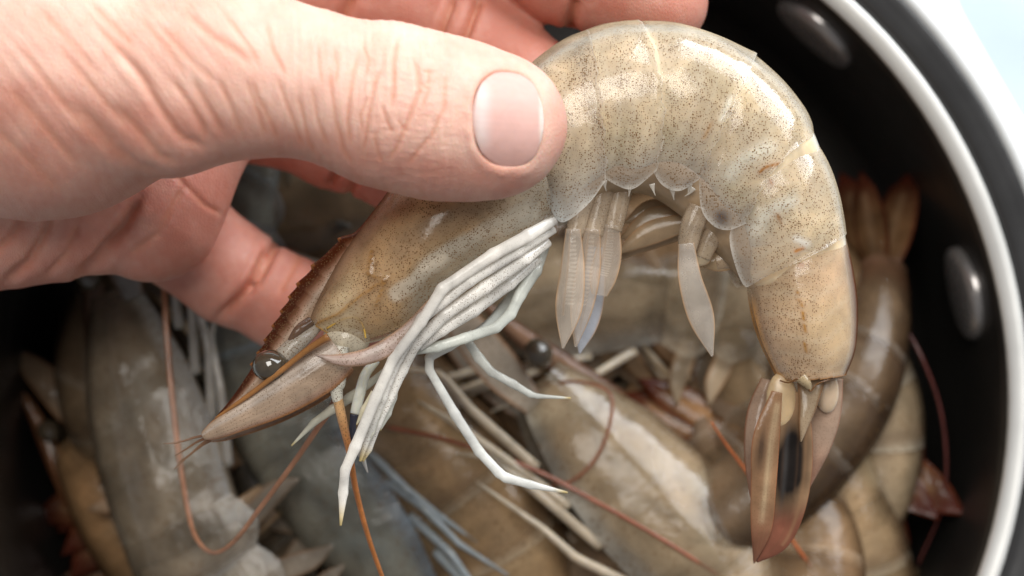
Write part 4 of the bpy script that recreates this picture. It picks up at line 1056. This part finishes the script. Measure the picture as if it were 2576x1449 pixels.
# ------------------------------------------------------------------ shrimps in the pot
def make_pile_shrimp(bend, seed):
    rs = np.random.RandomState(seed)
    root = empty('shrimp')
    parts = []
    def add(o): o.parent = root; parts.append(o); return o
    seglen = [9, 11, 13, 12, 10, 18]
    tot = sum(seglen)
    def spine(s):       # s>0 abdomen, s<0 carapace ; returns centre, dorsal normal, height
        if s <= 0:
            h = np.interp(-s, [0, 12, 24, 34, 42], [23, 24.5, 22, 16, 9])
            return np.array([-s, -0.10 * -s + 0.0]), np.array([0.0, 1.0]), h
        n = 60; ds = s / n; p = np.zeros(2); al = 0
        for k in range(n):
            u = (k + 0.5) * ds / tot
            al = math.radians(bend) * u ** 1.3
            p = p + ds * np.array([-math.cos(al), -math.sin(al)])
        return p, np.array([-math.sin(al), math.cos(al)]), np.interp(s / tot, [0, .3, .6, .78, 1], [23, 22.5, 19.5, 15, 10.5])
    def rib(s, ext=0.0, drop=0.0):
        c, nn, h = spine(s)
        D = c + nn * h * 0.52; V = c - nn * (h * 0.48 + ext)
        tx = np.array([nn[1], -nn[0]])
        return (tuple(D), tuple(c + nn * h * 0.02 - tx * 1.2), tuple(V - tx * drop))
    def bt(s): return np.interp(s, [-42, -30, -10, 20, 50, tot], [4, 8, 10.4, 9.8, 8, 4.6])
    pal = [np.array([0.42, 0.32, 0.205]), np.array([0.42, 0.335, 0.23]), np.array([0.45, 0.335, 0.20])][seed % 3]
    # flesh
    ss = np.linspace(-40, tot, 26)
    v, f, tt, q, sd, n, m = rib_surface([rib(s) for s in ss], [bt(s) - 0.8 for s in ss], 80, 14, prof_closed, ins=(0.04, 0.90))
    c = np.tile(pal * 1.15, (len(v), 1))
    c = mixc(c, pal * 0.55, smooth01(vnoise(v[:, 0] / 5, v[:, 1] / 5, 0, seed), 0.2, 0.9))
    c = mixc(c, np.array([0.60, 0.52, 0.38]), 0.8 * smooth01(vnoise(v[:, 0] / 3.2, v[:, 1] / 3.2, 0, seed + 5), 0.35, 0.9))
    add(obj_from('flesh', v, close_loft(f, n, m), M_FLESH2, None, c))
    # carapace
    ss = np.linspace(3, -42, 9)
    v, f, tt, q, sd, n, m = rib_surface([rib(s) for s in ss], [bt(s) for s in ss], 36, 20, lambda x: prof_open(x, 0.62))
    v[:, 2] += np.sign(sd) * (0.5 * np.exp(-((q - 0.55 + 0.1 * tt) / 0.05) ** 2) + 0.25 * vnoise(v[:, 0] / 2, v[:, 1] / 2, 0, seed))
    c = np.tile(np.array([*(pal * 0.95), 0.5]), (len(v), 1))
    c = mixc(c, np.array([0.12, 0.075, 0.045, 0.9]), np.exp(-(q / 0.09) ** 2))
    c = mixc(c, np.array([0.55, 0.56, 0.54, 0.65]), 0.8 * smooth01(q, 0.8, 1))
    c = mixc(c, np.array([0.60, 0.55, 0.42, 0.6]), 0.6 * smooth01(vnoise(v[:, 0] / 4, v[:, 1] / 4, 0, seed + 9), 0.3, 0.8))
    add(obj_from('carapace', v, f, M_SHELL2, None, c, 0.7))
    # plates
    s0 = 0
    for i, l in enumerate(seglen):
        ss = np.linspace(s0 - 1.5, s0 + l + 0.6, 5)
        lob = [0.5, 2.5, 3.4, 2.6, 0.5] if i < 5 else [0.4] * 5
        v, f, tt, q, sd, n, m = rib_surface([rib(s, lob[k]) for k, s in enumerate(ss)], [bt(s) + 0.1 + 0.25 * k / 4 for k, s in enumerate(ss)], 14, 18, lambda x: prof_open(x, 0.72 if i < 5 else 0.35))
        c = np.tile(np.array([*pal, 0.45]), (len(v), 1))
        c = mixc(c, np.array([0.14, 0.09, 0.055, 0.85]), np.exp(-(q / 0.10) ** 2))
        c = mixc(c, np.array([0.62, 0.58, 0.50, 0.7]), 0.9 * np.exp(-((tt - 1) / 0.10) ** 2))
        c = mixc(c, np.array([0.16, 0.11, 0.08, 0.7]), 0.55 * np.exp(-((tt - 0.78) / 0.12) ** 2))
        c = mixc(c, np.array([0.60, 0.54, 0.44, 0.7]), 0.8 * np.exp(-((q - 1) / 0.06) ** 2))
        if i == 5: c = mixc(c, np.array([0.36, 0.16, 0.08, 0.85]), 0.7 * smooth01(tt, 0.5, 1))
        add(obj_from('abdomen_segment', v, f, M_SHELL2, None, c, 0.7))
        s0 += l
    # tail fan
    c0, n0, _ = spine(tot); tx = np.array([-n0[1], n0[0]])  # pointing backwards
    for k, (a, ln, wd, z) in enumerate(((-16, 27, 4.2, 1.5), (14, 27, 4.2, -1.5), (-6, 24, 3.4, 2.6), (5, 24, 3.4, -2.6), (0, 19, 2.2, 0))):
        th = math.radians(a); d = tx * math.cos(th) + n0 * math.sin(th)
        cen = [(*(c0 - tx * 1.5), z), (*(c0 + d * ln * 0.35), z), (*(c0 + d * ln * 0.75), z * 1.3), (*(c0 + d * ln), z * 1.4)]
        v, f, u, w = blade(cen, [1.6, wd, wd * 0.8, 0.2], 0.4, 18, 10, cup=0.5)
        c = mixc(np.array([0.38, 0.23, 0.115, 0.97]), np.array([0.13, 0.032, 0.02, 1]), smooth01(u, 0.35, 0.85))
        c = mixc(c, np.array([0.21, 0.05, 0.025, 1]), smooth01(np.abs(w), 0.75, 0.95))
        c = mixc(c, np.array([0.62, 0.45, 0.28, 1]), 0.7 * np.exp(-(w / 0.16) ** 2) * (u < 0.7))
        add(obj_from('tail_leaf' if k < 4 else 'telson', v, f, M_SHELL2, None, c, 0.2))
    # rostrum
    pts = [(30, 7.5 - 3.0, 0), (40, 5.0 - 4, 0), (52, 1.0 - 4, 0), (62, -0.5 - 4, 0)]
    v, f, u, w = blade(pts, [2.4, 2.2, 1.3, 0.1], 0.8, 24, 8, up=(0, 0, 1))
    add(obj_from('rostrum', v, f, M_SHELL2, None, mixc(np.array([0.34, 0.20, 0.13, 1]), np.array([0.10, 0.04, 0.02, 1]), smooth01(w, -0.2, -0.9)), 0.6))
    # scales, eyes, legs, swimmerets, antennae
    for sgn in (1, -1):
        v, f, u, w = blade([(38, -8, 4 * sgn), (46, -9, 4.5 * sgn), (56, -9.5, 4 * sgn), (64, -9, 3 * sgn)], [1.8, 3.4, 2.8, 0.4], 0.4, 16, 10, cup=0.4)
        c = mixc(np.array([0.50, 0.44, 0.37, 0.8]), np.array([0.36, 0.18, 0.08, 1]), smooth01(np.abs(w), 0.75, 0.97))
        add(obj_from('antennal_scale', v, f, M_SHELL2, None, c, 0.4))
        o = ellipsoid('eye', np.array([44.5, -2.6, 5.2 * sgn]), (2.6, 2.3, 2.4), M_EYE, None, nu=14, nv=9); add(o)
        for k in range(4):
            x0 = 6 + 8 * k; y0 = -12 - 0.06 * x0
            dx = rs.uniform(8, 14); yk = -14.5 - 0.06 * x0 - rs.uniform(0, 3)
            pp = [(x0, y0, 5 * sgn, 0.9), (x0 + dx, yk, 7 * sgn, 0.75), (x0 + dx + rs.uniform(6, 11), yk - rs.uniform(0, 3), 6 * sgn, 0.6), (x0 + dx + rs.uniform(13, 19), yk - rs.uniform(2, 8), 4 * sgn, 0.2)]
            v, f, u, a = ring_tube(pp, 20, 7, 0.9, curve=False)
            add(obj_from('leg', v, f, M_LIMB, None, np.array([0.44, 0.39, 0.32, 1])))
        s0 = 0
        for k in range(4):
            s = sum(seglen[:k]) + seglen[k] * 0.5
            cc, nn, h = spine(s); V = cc - nn * h * 0.46; back = np.array([-nn[1], nn[0]])
            e = V - nn * 8 + back * rs.uniform(-4, 5)
            v, f, u, w = blade([(*V, 5 * sgn), (*(0.5 * (V + e)), 5.5 * sgn), (*e, 5 * sgn), (*(e - nn * 4), 4.5 * sgn)], [1.6, 1.9, 1.6, 0.2], 0.4, 12, 8)
            add(obj_from('swimmeret', v, f, M_SHELL2, None, mixc(np.array([0.48, 0.38, 0.27, 0.85]), np.array([0.42, 0.24, 0.12, 1]), smooth01(np.abs(w), 0.7, 1)), 0.2))
    anch = {'eye': (44.5, -2.6), 'tail': tuple(spine(tot)[0]), 'mid': (0, 0)}
    return root, parts, anch

def place(root, parts, anch, at, X, Y, z, head, flip, tilt, roll, color, label, first, scale=1.0):
    if first: r, ps = root, parts
    else:
        r = root.copy(); COL.objects.link(r); ps = []
        for p in parts:
            c = p.copy(); COL.objects.link(c); c.parent = r; ps.append(c)
    p = P(X, Y, z)
    m = Matrix.Rotation(math.radians(head), 4, 'Z') @ Matrix.Rotation(math.radians(tilt), 4, 'Y') @ Matrix.Rotation(math.radians(roll + (180 if flip else 0)), 4, 'X')
    r.rotation_euler = m.to_euler()
    r.scale = (scale,) * 3
    off = m.to_3x3() @ Vector((*anch[at], 0)) * scale
    r.location = (Vector(p) - off) * K
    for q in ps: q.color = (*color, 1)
    tag(r, label, 'shrimp', 'raw shrimps heaped in the pot')
    return r

protos = [make_pile_shrimp(70, 0), make_pile_shrimp(130, 1), make_pile_shrimp(25, 2)]
used = [False] * 3
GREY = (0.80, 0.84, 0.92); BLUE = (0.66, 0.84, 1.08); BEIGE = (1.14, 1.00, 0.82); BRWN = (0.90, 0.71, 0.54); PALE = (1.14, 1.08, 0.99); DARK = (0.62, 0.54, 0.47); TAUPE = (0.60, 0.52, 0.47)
# head: direction the head points; flip: back on the other side
PILE = [
    (0, 'mid', 480, 1320, -63, 114, 0, 6, -12, GREY, 'large slate grey shrimp at the left of the pot, below the hand', 1.20),
    (0, 'mid', 770, 1120, -68, -58, 1, -6, 18, BLUE, 'bluish shrimp with pale legs just right of the large slate grey shrimp', 1.07),
    (0, 'mid', 480, 1480, -80, 136, 0, 4, 10, BRWN, 'dark brown shrimp in the bottom left corner of the pot', 0.99),
    (0, 'mid', 1080, 1120, -66, 130, 1, 4, -14, BEIGE, 'beige shrimp at bottom centre with its segmented abdomen in view', 1.24),
    (1, 'eye', 1340, 900, -60, 126, 1, 3, 14, PALE, 'pale grey green shrimp with dark eye, lying diagonally left of the held tail', 1.22),
    (1, 'mid', 1660, 720, -74, 182, 1, -4, 10, PALE, 'pale shrimp lying crosswise under the belly of the held shrimp', 1.13),
    (1, 'mid', 2080, 1300, -70, 110, 1, 6, -8, BEIGE, 'cream coloured shrimp at the bottom right behind the held tail', 1.19),
    (0, 'tail', 2085, 1065, -76, -162, 1, -5, 16, BRWN, 'brown shrimp whose dark red tail fan points to the lower right wall', 1.22),
    (1, 'tail', 2165, 870, -72, -130, 1, 4, 0, BRWN, 'brown shrimp with a red tail, right beside the curved back of the held shrimp', 1.07),
    (0, 'tail', 2215, 690, -69, -152, 0, 12, 40, TAUPE, 'greyish brown shrimp with its tail raised against the right wall of the pot', 0.99),
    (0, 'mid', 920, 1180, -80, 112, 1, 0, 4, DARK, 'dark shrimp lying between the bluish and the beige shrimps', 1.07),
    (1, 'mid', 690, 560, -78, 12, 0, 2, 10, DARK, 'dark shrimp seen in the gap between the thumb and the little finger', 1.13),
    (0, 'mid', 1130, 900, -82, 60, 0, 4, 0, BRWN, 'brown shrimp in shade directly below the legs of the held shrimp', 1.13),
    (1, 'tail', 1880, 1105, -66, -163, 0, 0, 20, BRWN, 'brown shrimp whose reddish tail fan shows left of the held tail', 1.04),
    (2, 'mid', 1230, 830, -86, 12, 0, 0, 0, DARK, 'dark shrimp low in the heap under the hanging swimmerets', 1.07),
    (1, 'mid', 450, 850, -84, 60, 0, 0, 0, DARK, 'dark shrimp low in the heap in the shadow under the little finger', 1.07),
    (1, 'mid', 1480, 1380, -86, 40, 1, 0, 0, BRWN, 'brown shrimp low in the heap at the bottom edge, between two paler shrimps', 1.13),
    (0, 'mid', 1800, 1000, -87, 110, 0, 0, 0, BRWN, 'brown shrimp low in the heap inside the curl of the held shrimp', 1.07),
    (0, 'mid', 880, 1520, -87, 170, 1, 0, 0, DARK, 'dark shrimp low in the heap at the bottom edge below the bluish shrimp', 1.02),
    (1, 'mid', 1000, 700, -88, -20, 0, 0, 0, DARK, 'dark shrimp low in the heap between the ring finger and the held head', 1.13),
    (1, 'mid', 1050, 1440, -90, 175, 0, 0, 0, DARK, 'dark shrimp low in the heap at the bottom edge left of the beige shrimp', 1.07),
]
PS = []
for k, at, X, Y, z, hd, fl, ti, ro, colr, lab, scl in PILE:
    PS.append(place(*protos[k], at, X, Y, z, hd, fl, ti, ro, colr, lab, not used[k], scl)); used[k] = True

# long feelers that trail over the heap, each part of the shrimp it grows from
def feeler(owner, pts, col, r=7):
    o = limb('antenna', [(x, y, z, r * s) for x, y, z, s in pts], col=np.array([*col, 1]), curve=True, n=90, parent=None, jitter=0.02)
    o.parent = owner
    o.matrix_parent_inverse = (Matrix.Translation(owner.location) @ owner.rotation_euler.to_matrix().to_4x4() @ Matrix.Scale(owner.scale[0], 4)).inverted()
feeler(PS[3], [(900, 1050, -60, 1), (980, 1075, -54, 1), (1120, 1105, -50, 1), (1330, 1175, -47, 1), (1500, 1262, -45, 1), (1680, 1365, -45, .9), (1850, 1475, -47, .8)], (0.26, 0.085, 0.045), 5.5)
feeler(PS[4], [(1330, 980, -62, 1), (1440, 960, -52, .9), (1530, 985, -48, .9), (1535, 1060, -47, .9), (1500, 1150, -47, .9), (1440, 1208, -48, .9), (1370, 1225, -54, .8)], (0.24, 0.10, 0.06), 5)
feeler(PS[6], [(1790, 1062, -30, .5), (1825, 1115, -36, .6), (1885, 1196, -42, .7), (1960, 1310, -46, .7), (2060, 1450, -50, .8), (2150, 1540, -62, .8)], (0.46, 0.12, 0.04), 5.5)
feeler(PS[8], [(2230, 760, -72, .7), (2310, 880, -66, .7), (2370, 1050, -66, .7), (2375, 1250, -70, .6), (2310, 1420, -76, .5)], (0.12, 0.035, 0.03), 6)
